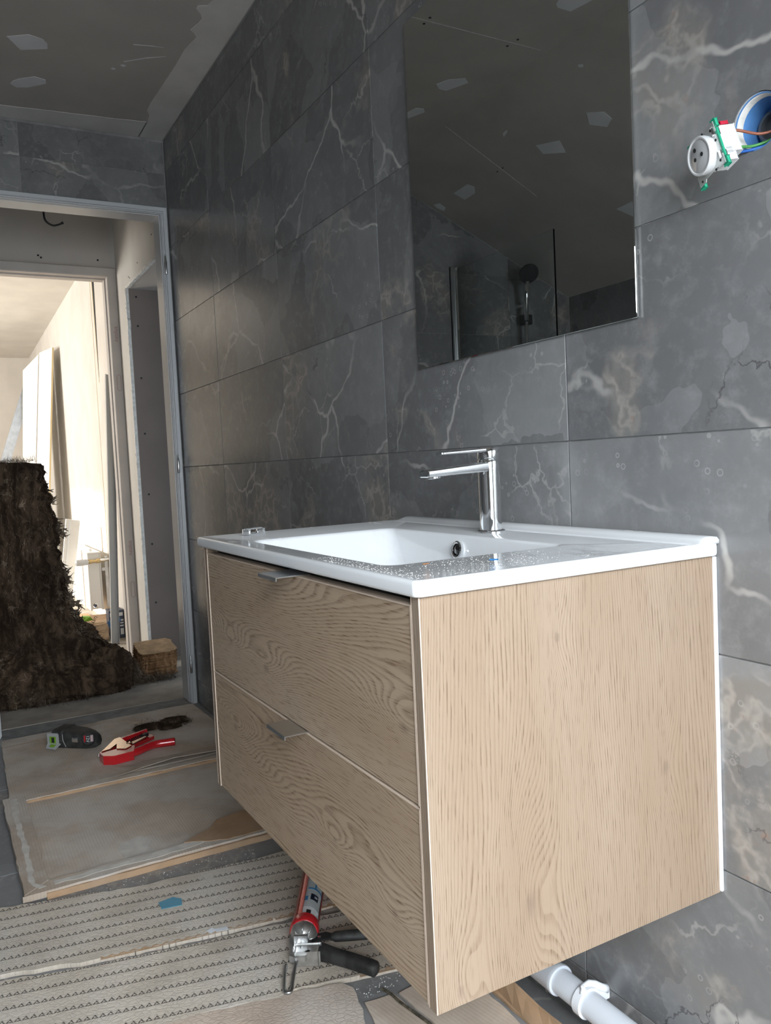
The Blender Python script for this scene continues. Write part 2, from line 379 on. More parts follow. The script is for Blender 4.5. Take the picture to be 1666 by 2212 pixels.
M['yellow_edge'] = plain('yellowed_board_edge', (0.62, 0.50, 0.28), 0.8)
def wool_mat(name, dark, light, th=0.60):
    n = NT(name); v = n.coord()
    w = n.vmath('ADD', v, n.vmath('SCALE', n.noise(v, 6, 3, out='Color'), 0.12))
    f = n.noise(n.mp(w, (26, 26, 4)), 1.0, 8, 0.7); g = n.noise(v, 3.4, 4)
    c = n.mix(n.step(f, 0.40, 0.70), dark, light)
    c = n.mix(n.math('MULTIPLY', n.step(n.noise(w, 13, 5, 0.7), 0.56, 0.70), 0.55), c, light)
    c = n.mix(n.math('MULTIPLY', n.step(g, 0.5, 0.7), 0.5), c, tuple(x * 0.45 for x in dark))
    n.bump(f, 0.9, 0.012)
    return n.set(color=c, rough=1.0, spec=0.05)
M['wool'] = wool_mat('brown_mineral_wool', (0.034, 0.022, 0.015), (0.140, 0.096, 0.064))
M['wool_fibre'] = wool_mat('brown_wool_fibre', (0.070, 0.050, 0.036), (0.30, 0.235, 0.175))
M['wool_tan'] = wool_mat('tan_wool_fibre', (0.085, 0.062, 0.045), (0.33, 0.26, 0.19))
M['wool_block'] = wool_mat('orange_brown_wool', (0.12, 0.060, 0.028), (0.37, 0.215, 0.112))

# ------------------------------------------------------------------ numbers of the room (metres)
CEIL = 2.2675; FOLD = -0.985; SLOPE = 0.448; LEFT = -2.10; BACK = 4.05
XT = [0.004, 0.5352, 1.1248, 1.7144, 2.3040, 2.8936, 3.4832, 4.042]
ZT = [0.002, 0.0977] + [0.0977 + 0.291 * k for k in range(1, 8)] + [2.258]
HOLE = (2.650, 1.333, 0.0335)
def slope_z(y): return CEIL if y > FOLD else CEIL - SLOPE * (FOLD - y)
def circ(cx, cz, r, y, n=36): return [(cx + r * math.cos(2 * math.pi * k / n), y, cz + r * math.sin(2 * math.pi * k / n)) for k in range(n)]

# ------------------------------------------------------------------ setting: right wall with its tiles
wr = struct('wall_right', MB().prism([(-0.11, 0.0024, 0), (BACK, 0.0024, 0), (BACK, 0.0024, 2.40), (-0.11, 0.0024, 2.40)], (0, 0.10, 0), [circ(HOLE[0], HOLE[1], HOLE[2] + 0.001, 0.0024)]), M['grout'])
G = 0.0010
tile_mesh = {}
for j in range(len(ZT) - 1):
    for i in range(len(XT) - 1):
        x0, x1, z0, z1 = XT[i] + G, XT[i + 1] - G, ZT[j] + G, ZT[j + 1] - G
        cx, cz = (x0 + x1) / 2, (z0 + z1) / 2
        key = (round(x1 - x0, 4), round(z1 - z0, 4))
        hole = x0 < HOLE[0] < x1 and z0 < HOLE[1] < z1
        # tiles sit a hair uneven; the open joints behind the door end are a little wider
        dy = random.uniform(-0.0006, 0.0001)
        if hole:
            o = obj('tile', MB().prism([(x0, 0, z0), (x1, 0, z0), (x1, 0, z1), (x0, 0, z1)], (0, 0.0022, 0), [circ(HOLE[0], HOLE[1], HOLE[2], 0)]), M['marble'], wr)
            continue
        if key not in tile_mesh:
            w, h = (x1 - x0) / 2, (z1 - z0) / 2
            t = obj('tile', MB().box((-w, 0, -h), (w, 0.0022, h), 0.0005, 1), M['marble'], wr); tile_mesh[key] = t.data
        else:
            t = link(bpy.data.objects.new('tile', tile_mesh[key]), wr)
        t.location = (cx, dy, cz)

# ------------------------------------------------------------------ wall with the doorway (x = 0)
DY0, DY1, DTOP = -0.745, -0.0205, 1.983
def clip(poly, f):
    out = []
    for a, b in zip(poly, poly[1:] + poly[:1]):
        fa, fb = f(a), f(b)
        if fa >= 0: out.append(a)
        if (fa < 0) != (fb < 0):
            t = fa / (fa - fb); out.append(tuple(p + (q - p) * t for p, q in zip(a, b)))
    return out
def yz_prism(mb, pts, x0, dx): return mb.prism([(x0, p[0], p[1]) for p in pts], (dx, 0, 0))
wf = MB()
yz_prism(wf, [(0.10, DTOP), (0.10, 2.40), (LEFT, 2.40), (LEFT, DTOP)], -0.0024, -0.1076)
yz_prism(wf, [(DY0, 0), (DY0, DTOP), (LEFT, DTOP), (LEFT, 0)], -0.0024, -0.1076)
yz_prism(wf, [(0.10, 0), (0.10, DTOP), (DY1, DTOP), (DY1, 0)], -0.0024, -0.1076)
w_door = struct('wall_far', wf, M['grout'])
YT = [-0.002, -0.531, -1.1205, -1.710, -2.098]
for j in range(len(ZT) - 1):
    for i in range(len(YT) - 1):
        y1, y0 = YT[i] - G, YT[i + 1] + G; z0, z1 = ZT[j] + G, ZT[j + 1] - G
        P = [(y0, z0), (y1, z0), (y1, z1), (y0, z1)]
        P = clip(P, lambda p: slope_z(-1.2) + SLOPE * (p[0] + 1.2) - 0.006 - p[1])
        if len(P) < 3: continue
        # cut around the door opening
        parts = []
        if z1 <= DTOP:
            if y1 > DY0 and y0 < DY0: parts = [clip(P, lambda p: DY0 - 0.014 - p[0])]
            elif y0 < DY0: parts = [P]
        elif z0 < DTOP and y1 > DY0:
            parts = [clip(P, lambda p: p[1] - DTOP - 0.016)]
            if y0 < DY0: parts.append(clip(clip(P, lambda p: DY0 - 0.014 - p[0]), lambda p: DTOP + 0.015 - p[1]))
        else: parts = [P]
        for q in parts:
            if len(q) >= 3: obj('tile', yz_prism(MB(), q, 0.0, -0.0022), M['marble'], w_door)

# other walls of the bathroom
struct('wall_left', MB().box((-0.11, LEFT, 0), (BACK + 0.25, LEFT - 0.1, 1.90)), M['marble'])
WY0, WY1, WZ0, WZ1 = -1.32, -0.28, 0.05, 1.90
wb = MB()
wb.prism([(BACK, 0.11, 0), (BACK, LEFT - 0.1, 0), (BACK, LEFT - 0.1, 2.4), (BACK, 0.11, 2.4)], (0.25, 0, 0), [[(BACK, WY0, WZ0), (BACK, WY1, WZ0), (BACK, WY1, WZ1), (BACK, WY0, WZ1)]])
struct('wall_back', wb, M['paint'])
wn = MB()
for a, b in (((BACK + .17, WY0, WZ0), (BACK + .23, WY0 + .05, WZ1)), ((BACK + .17, WY1 - .05, WZ0), (BACK + .23, WY1, WZ1)), ((BACK + .17, WY0, WZ0), (BACK + .23, WY1, WZ0 + .05)), ((BACK + .17, WY0, WZ1 - .05), (BACK + .23, WY1, WZ1)), ((BACK + .17, -.83, WZ0), (BACK + .23, -.77, WZ1))): wn.box(a, b, 0.004)
w1 = struct('window_1', wn, M['white_plastic'])
obj('pane', MB().box((BACK + .195, WY0 + .045, WZ0 + .045), (BACK + .201, WY1 - .045, WZ1 - .045)), M['glass'], w1)

# ceiling: flat strip then the roof slope, with its filler bands, patches, joints and screws
cl = MB()
cl.prism([(-0.11, 0.11, CEIL), (-0.11, FOLD, CEIL), (-0.11, LEFT - 0.1, slope_z(LEFT - 0.1)), (-0.11, LEFT - 0.1, 2.45), (-0.11, 0.11, 2.45)], (BACK + 0.36, 0, 0))
ceil = struct('ceiling', cl, M['ceiling'])
def on_ceiling(name, pts, mat, th=0.0012):
    """thin plaster layer under the ceiling, built as real relief"""
    mb = MB(); up = [Vector((x, y, slope_z(y) + 0.002)) for x, y in pts]
    nrm = Vector((0, 0, -1)) if pts[0][1] > FOLD else Vector((0, SLOPE, -1)).normalized()
    mb.prism(up, nrm * (th + 0.002)); return obj(name, mb, mat, ceil)
def jag(pts, step=0.02, amp=0.003):
    out = []
    for a, b in zip(pts, pts[1:] + pts[:1]):
        n = max(1, int(math.dist(a, b) / step))
        for k in range(n):
            t = k / n; out.append((a[0] + (b[0] - a[0]) * t + random.uniform(-amp, amp) * (k > 0), a[1] + (b[1] - a[1]) * t + random.uniform(-amp, amp) * (k > 0)))
    return out
inner = [(4.28, -0.115), (3.2, -0.12), (2.4, -0.105), (1.7, -0.125), (1.25, -0.105), (1.021, -0.106), (0.990, -0.112), (0.978, -0.136), (0.962, -0.137), (0.940, -0.118), (0.917, -0.107), (0.888, -0.111), (0.845, -0.122), (0.832, -0.108), (0.811, -0.093), (0.73, -0.107), (0.618, -0.107), (0.458, -0.113), (0.313, -0.119), (0.250, -0.117), (0.21, -0.10), (0.150, -0.096)]
on_ceiling('filler_band', [(0.002, -0.002)] + [(4.28, -0.002)] + inner + [(0.002, -0.096)], M['filler_band'])
on_ceiling('filler_band', jag([(0.002, -0.094), (0.150, -0.094), (0.133, -0.222), (0.118, -0.412), (0.101, -0.592), (0.10, -0.97), (0.002, -0.97)], 0.05, 0.002), M['filler_band'])
for P in ([(0.594, -0.604), (0.612, -0.575), (0.629, -0.55), (0.625, -0.53), (0.619, -0.508), (0.595, -0.492), (0.565, -0.488), (0.527, -0.561)],
          [(0.282, -0.572), (0.305, -0.566), (0.327, -0.55), (0.363, -0.505), (0.353, -0.471), (0.327, -0.466), (0.276, -0.518), (0.262, -0.552)],
          [(0.837, -0.767), (0.882, -0.786), (0.912, -0.838), (0.89, -0.865), (0.808, -0.826), (0.81, -0.795)],
          [(0.582, -0.785), (0.644, -0.799), (0.649, -0.83), (0.626, -0.849), (0.545, -0.815)],
          [(0.78, -1.254), (0.881, -1.284), (0.85, -1.341), (0.767, -1.301)],
          [(1.073, -1.24), (1.13, -1.271), (1.127, -1.309), (1.085, -1.328), (1.04, -1.286)],
          [(0.199, -1.26), (0.313, -1.255), (0.328, -1.281), (0.292, -1.31), (0.206, -1.315)],
          [(0.029, -1.262), (0.065, -1.27), (0.061, -1.305), (0.034, -1.315), (0.021, -1.285)],
          [(1.406, -0.82), (1.429, -0.811), (1.471, -0.906), (1.393, -0.887), (1.393, -0.837)],
          [(0.766, -1.682), (0.861, -1.676), (0.825, -1.72), (0.795, -1.759)]):
    on_ceiling('filler_patch', P, M['filler'])
for P in ([(0.718, -1.143), (0.748, -1.138), (0.744, -1.147), (0.708, -1.157)], [(1.215, -1.077), (1.229, -1.086), (1.222, -1.093), (1.208, -1.086)],
          [(0.690, -0.256), (0.694, -0.256), (0.707, -0.204), (0.710, -0.168), (0.704, -0.20)], [(0.571, -0.262), (0.577, -0.262), (0.63, -0.20), (0.659, -0.148), (0.62, -0.205)],
          [(0.545, -0.268), (0.556, -0.262), (0.552, -0.25), (0.540, -0.255)], [(0.512, -0.292), (0.522, -0.286), (0.518, -0.276), (0.508, -0.281)]):
    on_ceiling('filler_smear', P, M['filler'], 0.0006)
on_ceiling('board_joint', [(1.171, -0.10), (1.174, -0.10), (1.175, -0.958), (1.172, -0.958)], M['gypsum'], 0.0004)
on_ceiling('board_joint', [(0.550, -0.99), (0.553, -0.99), (0.528, -1.462), (0.525, -1.462)], M['gypsum'], 0.0004)
for x, y in ((1.156, -0.519), (1.192, -0.518), (1.151, -0.837), (1.197, -0.843), (0.508, -1.273), (0.548, -1.27)):
    obj('screw_head', MB().lathe((x, y, slope_z(y) + 0.001), (0, 0, -1), [(0.0045, 0), (0.0045, 0.0016)], 10), M['dark'], ceil)

# floor: screed slab with 60 cm floor tiles in the bathroom
floor = struct('floor', MB().box((-0.11, 0.11, -0.10), (BACK + 0.25, LEFT - 0.1, -0.0024)), M['grout'])
for i in range(8):
    for j in range(4):
        x0 = -0.04 + i * 0.6; y1 = -0.0 - j * 0.6
        a = (max(x0, 0.0) + G, max(y1 - 0.6, LEFT) + G, -0.0022); b = (min(x0 + 0.6, BACK) - G, y1 - G, 0.0)
        if b[0] - a[0] > 0.02 and b[1] - a[1] > 0.02: obj('tile', MB().box(a, b, 0.0008, 1), M['floor_tile'], floor)
struct('floor_hallway', MB().box((-6.0, 1.1, -0.10), (-0.112, -3.1, 0.0)), M['concrete'])

# ------------------------------------------------------------------ door frame of the bathroom
PROF = [(-0.112, 0.036), (0.011, 0.036), (0.013, 0.034), (0.013, 0.012), (0.011, 0.010), (0.003, 0.010), (0.003, 0.004), (-0.004, 0.003), (-0.004, -0.001), (-0.020, -0.002), (-0.020, -0.006), (-0.112, -0.006)]
PROF = [(x, o * 0.60) for x, o in PROF]
def frame_loop(y_in0, y_in1, z_in, prof, dx=0):
    """door lining swept up one side, across the head and down the other with mitred corners; prof = (x, outward offset)"""
    loops = []
    for k in range(4):
        l = []
        for x, o in prof:
            y = (y_in1 + o) if k < 2 else (y_in0 - o); z = 0.0 if k in (0, 3) else z_in + o
            l.append((x + dx, y, z))
        loops.append(l)
    return MB().rings(loops)
d1 = struct('door_1', frame_loop(DY0 + 0.006, DY1 - 0.006, DTOP - 0.004, PROF), M['frame'])
obj('rubber_seal', frame_loop(DY0 + 0.006, DY1 - 0.006, DTOP - 0.004, [(-0.0035, 0.0016), (0.002, 0.0056), (0.0005, 0.0060), (-0.0045, 0.0026)]), M['grey_plastic'], d1)
for z in (1.775, 0.985, 0.165):
    h = MB().lathe((0.019, -0.0235, z - 0.036), (0, 0, 1), [(0.0042, 0), (0.0048, 0.002), (0.0048, 0.050), (0.0040, 0.052), (0.0032, 0.053), (0.0032, 0.068), (0.0022, 0.072)], 14)
    h.box((0.0115, -0.0265, z - 0.030), (0.0165, -0.0205, z + 0.012))
    obj('hinge', h, M['steel'], d1, 40)

# ------------------------------------------------------------------ hallway behind the door
HX = -1.10; XE = -0.89
wh = MB().box((HX, 0.006, 0), (XE, 0.020, 1.872)); wh.box((HX, 0.006, 1.872), (-0.112, 0.020, 2.46))
w_hr = struct('wall_hallway_right', wh, M['board'])
# torn board edge along the opening and above it
pts = [(-0.830, 0.0, 0.002)]; k = 0
mb = MB()
zz = 0.0
edge = []
while zz < 1.86:
    edge.append((XE + 0.0005 + random.uniform(-0.0015, 0.003) + (0.010 if abs(zz - 1.70) < 0.02 else 0), zz)); zz += 0.012
mb.prism([(XE - 0.010, 0.0045, z0) for z0 in (1.872, 0.0)] + [(x, 0.0045, z0) for x, z0 in edge], (0, 0.014, 0)); obj('torn_edge', mb, M['gypsum'], w_hr)
mb = MB(); xs = []
x = XE
while x < -0.14: xs.append((x, 1.8705 + random.uniform(-0.004, 0.002))); x += 0.012
mb.prism([(-0.14, 0.0045, 1.882), (XE, 0.0045, 1.882)] + [(a, 0.0045, b) for a, b in xs], (0, 0.014, 0)); obj('torn_edge', mb, M['gypsum'], w_hr)
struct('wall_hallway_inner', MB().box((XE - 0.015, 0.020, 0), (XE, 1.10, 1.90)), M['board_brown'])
struct('wall_hallway_passage', MB().box((XE, 1.0, 0), (-0.10, 1.1, 1.90)), M['board_grey'])
struct('ceiling_passage', MB().box((XE - 0.02, 0.020, 1.872), (-0.112, 1.10, 1.95)), M['board_grey'])
def screws(parent, pts, axis, r=0.005):
    for p in pts: obj('screw_head', MB().lathe(p, axis, [(r, 0), (r, 0.0015)], 10), M['dark'], parent)
wi = bpy.data.objects['wall_hallway_inner']
screws(wi, [(XE - 0.0002, 0.055, z) for z in (1.834, 1.69, 1.431, 1.153, 0.847, 0.594, 0.294)], (1, 0, 0))
screws(w_hr, [(XE - 0.015, 0.0060, z) for z in (1.80, 1.78, 1.60, 1.37, 1.05, 0.62)] + [(-0.80, 0.006, 1.91), (-0.60, 0.006, 1.93), (-0.78, 0.006, 1.90), (-0.30, 0.006, 1.98)], (0, -1, 0), 0.003)
D2Y0, D2Y1, D2T = -0.78, -0.040, 1.972
whb = MB()
yz_prism(whb, [(1.1, D2T + .05), (1.1, 2.46), (-3.1, 2.46), (-3.1, D2T + .05)], -1.115, -0.09)
yz_prism(whb, [(D2Y0 - .04, 0), (D2Y0 - .04, D2T + .05), (-3.1, D2T + .05), (-3.1, 0)], -1.115, -0.09)
yz_prism(whb, [(1.1, 0), (1.1, D2T + .05), (0.006, D2T + .05), (0.006, 0)], -1.115, -0.09)
w_hb = struct('wall_hallway_back', whb, M['board_grey'])
screws(w_hb, [(-1.1155, -0.347, 2.050), (-1.1155, -0.076, 2.058), (-1.1155, -0.36, 2.06)], (1, 0, 0))
struct('ceiling_hallway', MB().box((-1.21, 1.1, 2.42), (-0.10, -3.1, 2.50)), M['board'])
struct('wall_hallway_left', MB().box((-1.21, -3.0, 0), (-0.112, -3.1, 2.5)), M['board_grey'])
d2 = struct('door_2', frame_loop(D2Y0, D2Y1, D2T, [(-1.205, 0.047), (-1.100, 0.047), (-1.096, 0.043), (-1.096, 0.004), (-1.100, 0.0), (-1.150, 0.0), (-1.150, -0.006), (-1.205, -0.006)]), M['frame_rough'])
def side_text(body, z, size):
    m = Matrix.Translation((-1.0958, -0.016, z)) @ Matrix(((0, 0, 1, 0), (0, 1, 0, 0), (1, 0, 0, 0), (0, 0, 0, 1)))
    # local x -> world up, local y -> -world y, local z -> +x
    m = Matrix.Translation((-1.0958, -0.014, z)) @ Matrix(((0, 0, 1, 0), (0, -1, 0, 0), (1, 0, 0, 0), (0, 0, 0, 1)))
    return text_obj('printed_lettering', body, size, M['print'], d2, m)
side_text('\u028ceolus', 1.68, 0.030); side_text('\u028ceolus', 0.565, 0.030)
for z in (1.43, 0.345):
    lo = []
    for r in (0.0085, 0.0105):
        l = [(-1.0957, -0.014 + r * math.cos(a), z + 0.032 + r * math.sin(a)) for a in [math.pi * k / 8 for k in range(9)]]
        l += [(-1.0957, -0.014 + r * math.cos(a), z - 0.032 + r * math.sin(a)) for a in [math.pi + math.pi * k / 8 for k in range(9)]]
        lo.append(l)
    obj('printed_oval', MB().prism(lo[1], (0.0006, 0, 0), [lo[0]]), M['print'], d2)

# ------------------------------------------------------------------ bedroom beyond
struct('wall_bedroom_right', MB().box((-5.80, 0.030, 0), (-1.205, 0.10, 2.50)), M['board'])
b_r = bpy.data.objects['wall_bedroom_right']
struct('wall_bedroom_far', MB().box((-5.90, 0.10, 0), (-5.78, -3.1, 2.5)), M['board'])
mb = MB(); mb.prism([(-6.0, 0.12, 2.18), (-1.205, 0.12, 2.31), (-1.205, 0.12, 2.55), (-6.0, 0.12, 2.55)], (0, -3.3, 0)); struct('ceiling_bedroom', mb, M['board'])
mb = MB().prism([(-6.0, -2.95, 0), (-1.15, -2.95, 0), (-1.15, -2.95, 2.5), (-6.0, -2.95, 2.5)], (0, -0.15, 0), [[(-4.0, -2.95, 0.70), (-2.3, -2.95, 0.70), (-2.3, -2.95, 2.0), (-4.0, -2.95, 2.0)]])
struct('wall_bedroom_left', mb, M['board'])
mb = MB()
for a, b in (((-4.0, -3.06, .70), (-3.94, -3.0, 2.0)), ((-2.36, -3.06, .70), (-2.3, -3.0, 2.0)), ((-4.0, -3.06, .70), (-2.3, -3.0, .76)), ((-4.0, -3.06, 1.94), (-2.3, -3.0, 2.0)), ((-3.18, -3.06, .70), (-3.12, -3.0, 2.0))): mb.box(a, b, 0.004)
w2 = struct('window_2', mb, M['white_plastic'])
# joint cracks and gap strip on the bedroom's right wall
obj('board_joint', MB().box((-2.012, 0.0285, 0.1), (-2.008, 0.031, 2.2)), M['yellow_edge'], b_r)
mb = MB().prism([(-1.94, 0.0288, 2.29), (-1.86, 0.0288, 2.29), (-1.905, 0.0288, 1.55)], (0, 0.003, 0)); obj('open_gap', mb, M['dark'], b_r)
mb = MB().prism([(-1.96, 0.0284, 2.29), (-1.94, 0.0284, 2.29), (-1.905, 0.0284, 1.52), (-1.912, 0.0284, 1.52)], (0, 0.003, 0)); obj('raw_board_edge', mb, M['yellow_edge'], b_r)

# ------------------------------------------------------------------ vanity unit
PXL, PXR, PYF, PZB, PZT = 1.803, 2.576, -0.452, 0.358, 0.809
TH = 0.0165; ZD = 0.580
van = thing('vanity_unit', 'wall-hung pale oak vanity cabinet with two drawers under the white basin', 'cabinet', ((PXL + PXR) / 2, -0.22, PZB))
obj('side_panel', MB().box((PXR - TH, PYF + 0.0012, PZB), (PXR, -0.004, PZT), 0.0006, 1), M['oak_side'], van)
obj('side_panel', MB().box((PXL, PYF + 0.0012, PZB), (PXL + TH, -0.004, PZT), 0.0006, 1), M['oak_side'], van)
for x in (PXL, PXR - TH): obj('edge_band', MB().box((x + 0.0006, PYF, PZB + 0.0005), (x + TH - 0.0012, PYF + 0.0011, PZT)), M['oak_edge'], van)
for x in (PXL + TH - 0.0012, PXR - 0.0012, PXR - TH, PXL): obj('edge_band', MB().box((x, PYF - 0.0002, PZB + 0.0005), (x + 0.0011, PYF + 0.0011, PZT)), M['oak_pale_edge'], van)
obj('bottom_panel', MB().box((PXL + TH + .0005, PYF + 0.03, PZB + 0.008), (PXR - TH - .0005, -0.004, PZB + 0.022)), M['oak_side'], van)
obj('top_rail', MB().box((PXL + TH + .0005, PYF + 0.0205, PZT - 0.060), (PXR - TH - .0005, PYF + 0.028, PZT - 0.002)), M['dark'], van)
obj('back_panel', MB().box((PXL + TH + .0005, -0.014, PZB + 0.03), (PXR - TH - .0005, -0.004, PZT - 0.01)), M['oak_side'], van)
obj('sealant_bead', MB().box((PXR - 0.004, -0.0055, PZB + 0.002), (PXR + 0.0035, -0.0006, PZT), 0.0015, 2), M['sealant'], van)
for k, (z0, z1, hx) in enumerate(((PZB + 0.002, ZD - 0.0015, 2.187), (ZD + 0.0015, 0.7995, 2.187))):
    x0, x1 = PXL + TH + 0.0018, PXR - TH - 0.0018
    dr = obj('drawer', MB().box((x0, PYF + 0.001, z0), (x1, PYF + 0.019, z1), 0.0006, 1), M['oak_drawer_low' if k == 0 else 'oak_drawer_top'], van)
    e = MB().box((x0, PYF - 0.0001, z1 - 0.0014), (x1, PYF + 0.0185, z1 + 0.0003)); obj('edge_band', e, M['oak_pale_edge'], dr)
    e = MB().box((x1 - 0.0012, PYF - 0.0001, z0), (x1 + 0.0004, PYF + 0.0185, z1)); obj('edge_band', e, M['oak_pale_edge'], dr)
    obj('drawer_box', MB().box((x0 + 0.02, PYF + 0.0195, z0 + 0.03), (x1 - 0.02, -0.06, z1 - 0.10)), M['white_plastic'], dr)
    h = MB().box((hx, PYF - 0.034, z1 + 0.0006), (hx + 0.070, PYF + 0.017, z1 + 0.0026), 0.0006, 1)
    h.box((hx, PYF - 0.0345, z1 - 0.0035), (hx + 0.070, PYF - 0.0325, z1 + 0.0024), 0.0006, 1)
    obj('handle', h, M['aluminium'], dr, 30)

# ------------------------------------------------------------------ washbasin
BXL, BXR, BYF, BZT, BZB = 1.7821, 2.5843, -0.460, 0.8281, 0.8105
def rrect(x0, x1, y0, y1, r, z, n=8):
    out = []
    for cx, cy, a0 in ((x1 - r, y1 - r, 0), (x0 + r, y1 - r, 90), (x0 + r, y0 + r, 180), (x1 - r, y0 + r, 270)):
        for k in range(n + 1):
            a = math.radians(a0 + 90 * k / n); out.append((cx + r * math.cos(a), cy + r * math.sin(a), z))
    return out
OX0, OX1, OY0, OY1 = 1.950, 2.442, -0.412, -0.134
def outer(i, z): return rrect(BXL + i, BXR - i, BYF + i, -0.0012 - i * 0.02, 0.008, z)
def bowl(i, z, il=0.0, r=0.022): return rrect(OX0 + i + il, OX1 - i - il, OY0 + i, OY1 - i * 0.6, r, z)
loops = [outer(0.010, BZB + 0.0005), outer(0.0025, BZB), outer(0.0006, BZB + 0.0015), outer(0.0, BZB + 0.004), outer(0.0, BZT - 0.005), outer(0.0008, BZT - 0.0018), outer(0.0028, BZT), outer(0.006, BZT + 0.0002), outer(0.012, BZT - 0.0008),
         bowl(-0.004, BZT - 0.0010), bowl(0.0, BZT - 0.0022), bowl(0.003, BZT - 0.006), bowl(0.012, BZT - 0.045, 0.012, 0.03), bowl(0.024, BZT - 0.085, 0.030, 0.035), bowl(0.036, BZT - 0.102, 0.045, 0.04), bowl(0.06, BZT - 0.110, 0.075, 0.04), bowl(0.11, BZT - 0.113, 0.13, 0.02)]
basin = obj('washbasin', MB().rings(loops, False, True), M['ceramic'], None, 45)
tag(basin, 'white ceramic washbasin top with rectangular bowl on the oak vanity', 'washbasin')
# raised ledge along the wall, with a soft ramp at its left end
prof = [(-0.050, -0.001), (-0.036, 0.0012), (-0.030, 0.0055), (-0.024, 0.0085), (-0.012, 0.0092), (-0.003, 0.0085), (-0.0014, 0.006), (-0.0014, -0.001)]
lo = []
for x, s in ((1.765 + 0.022, 0.05), (1.80, 0.35), (1.812, 0.8), (1.825, 1.0), (2.2, 1.0), (2.570, 1.0), (2.5785, 0.97), (2.5822, 0.88), (2.5842, 0.6)):
    lo.append([(x, y, BZT - 0.0006 + (z * s if z > 0 else z)) for y, z in prof])
obj('back_ledge', MB().rings(lo), M['ceramic'], basin, True)
# overflow ring on the back wall of the bowl
oc = (2.190, OY1 - 0.0085, 0.803); an = (0, -1, 0.16)
obj('overflow_ring', MB().lathe(oc, an, [(0.0125, -0.004), (0.0145, 0.0), (0.0145, 0.0035), (0.0125, 0.0045), (0.0105, 0.003), (0.0105, -0.003)], 32, False, True), M['chrome'], basin, 40)
obj('overflow_opening', MB().lathe(oc, an, [(0.0098, -0.002), (0.0098, 0.0006)], 24), M['dark'], basin)
obj('overflow_dome', MB().lathe(oc, an, [(0.0094, 0.0), (0.0088, 0.002), (0.006, 0.0036), (0.0, 0.0042)], 28, True, False), NT('glossy_black').set(color=(0.006, 0.006, 0.007), rough=0.03, spec=0.9, coat=1.0), basin, True)
obj('drain', MB().lathe((2.196, -0.28, BZT - 0.1135), (0, 0, 1), [(0.032, 0), (0.032, 0.002), (0.028, 0.004), (0.0, 0.0055)], 32, True, False), M['chrome'], basin, 40)

# plaster and silicone crumbs on the basin
def crumbs(name, n, area, z, size, mat, label, cat, elong=1.0):
    vs, fs = [], []
    for k in range(n):
        x, y = area(); s = random.uniform(*size); a = random.uniform(0, 6.28)
        q = [(s * elong, 0, 0), (-s * 0.6, s * 0.8, 0), (-s * 0.6, -s * 0.8, 0), (0, 0, s * 0.9)]; b = len(vs)
        for px, py, pz in q: vs.append((x + px * math.cos(a) - py * math.sin(a), y + px * math.sin(a) + py * math.cos(a), z + pz))
        fs += [(b, b + 2, b + 1), (b, b + 1, b + 3), (b + 1, b + 2, b + 3), (b + 2, b, b + 3)]
    me = bpy.data.meshes.new(name); me.from_pydata(vs, [], fs); me.materials.append(mat)
    return tag(link(bpy.data.objects.new(name, me), None), label, cat, 'scattered plaster grit', 'stuff')
def a_basin():
    while True:
        x, y = random.uniform(2.46, 2.57), random.gauss(-0.33, 0.07)
        if random.random() < 0.35: x, y = random.uniform(2.3, 2.57), random.uniform(-0.455, -0.425)
        if -0.452 < y < -0.06 and (x > 2.452 or y < -0.422): return x, y
crumbs('plaster_grit', 900, a_basin, BZT + 0.0002, (0.0002, 0.0007), M['dust'], 'white plaster grit scattered over the near right corner of the basin', 'grit')
def a_basin2(): return random.uniform(1.80, 2.2), random.choice([random.uniform(-0.45, -0.42), random.uniform(-0.11, -0.06)])
tag(obj('plastic_shaving', MB().box((2.4715, -0.382, BZT + 0.0002), (2.4738, -0.374, BZT + 0.0010), 0.0004, 1), M['orange']), 'tiny orange shaving lying in the grit on the basin rim', 'shaving', 'shavings on the basin rim')
tag(obj('plastic_shaving', MB().obox((2.505, -0.302, BZT + 0.0008), (0.004, 0.003, 0), (-0.0012, 0.0016, 0), (0, 0, 0.0008)), M['blue_bit']), 'tiny blue shaving lying in the grit on the basin rim', 'shaving', 'shavings on the basin rim')
clip_o = thing('mirror_clip', 'small clear plastic clip on the far left rim of the basin', 'clip', (1.84, -0.366, BZT))
c = Vector((1.840, -0.366, BZT)); e1 = Vector((-0.30, 0.95, 0)).normalized(); e2 = Vector((0.95, 0.30, 0))
obj('clip_plate', MB().obox(c + Vector((0, 0, 0.0016)), e1 * 0.019, e2 * 0.010, Vector((0, 0, 0.0014)), 0.0005, 1), M['plastic_clear'], clip_o)
for s in (-1, 1): obj('clip_jaw', MB().obox(c + e1 * (0.0165 * s) + Vector((0, 0, 0.0065)), e1 * 0.002, e2 * 0.0095, Vector((0, 0, 0.004)), 0.0006, 1), M['plastic_clear'], clip_o)
obj('clip_bridge', MB().obox(c + Vector((0, 0, 0.0110)), e1 * 0.0185, e2 * 0.003, Vector((0, 0, 0.0009)), 0.0004, 1), M['plastic_clear'], clip_o)
obj('clip_screw', MB().lathe(c + e1 * 0.008 + Vector((0, 0, 0.003)), (0, 0, 1), [(0.003, 0), (0.003, 0.003), (0.0015, 0.0045)], 12), M['chrome'], clip_o)

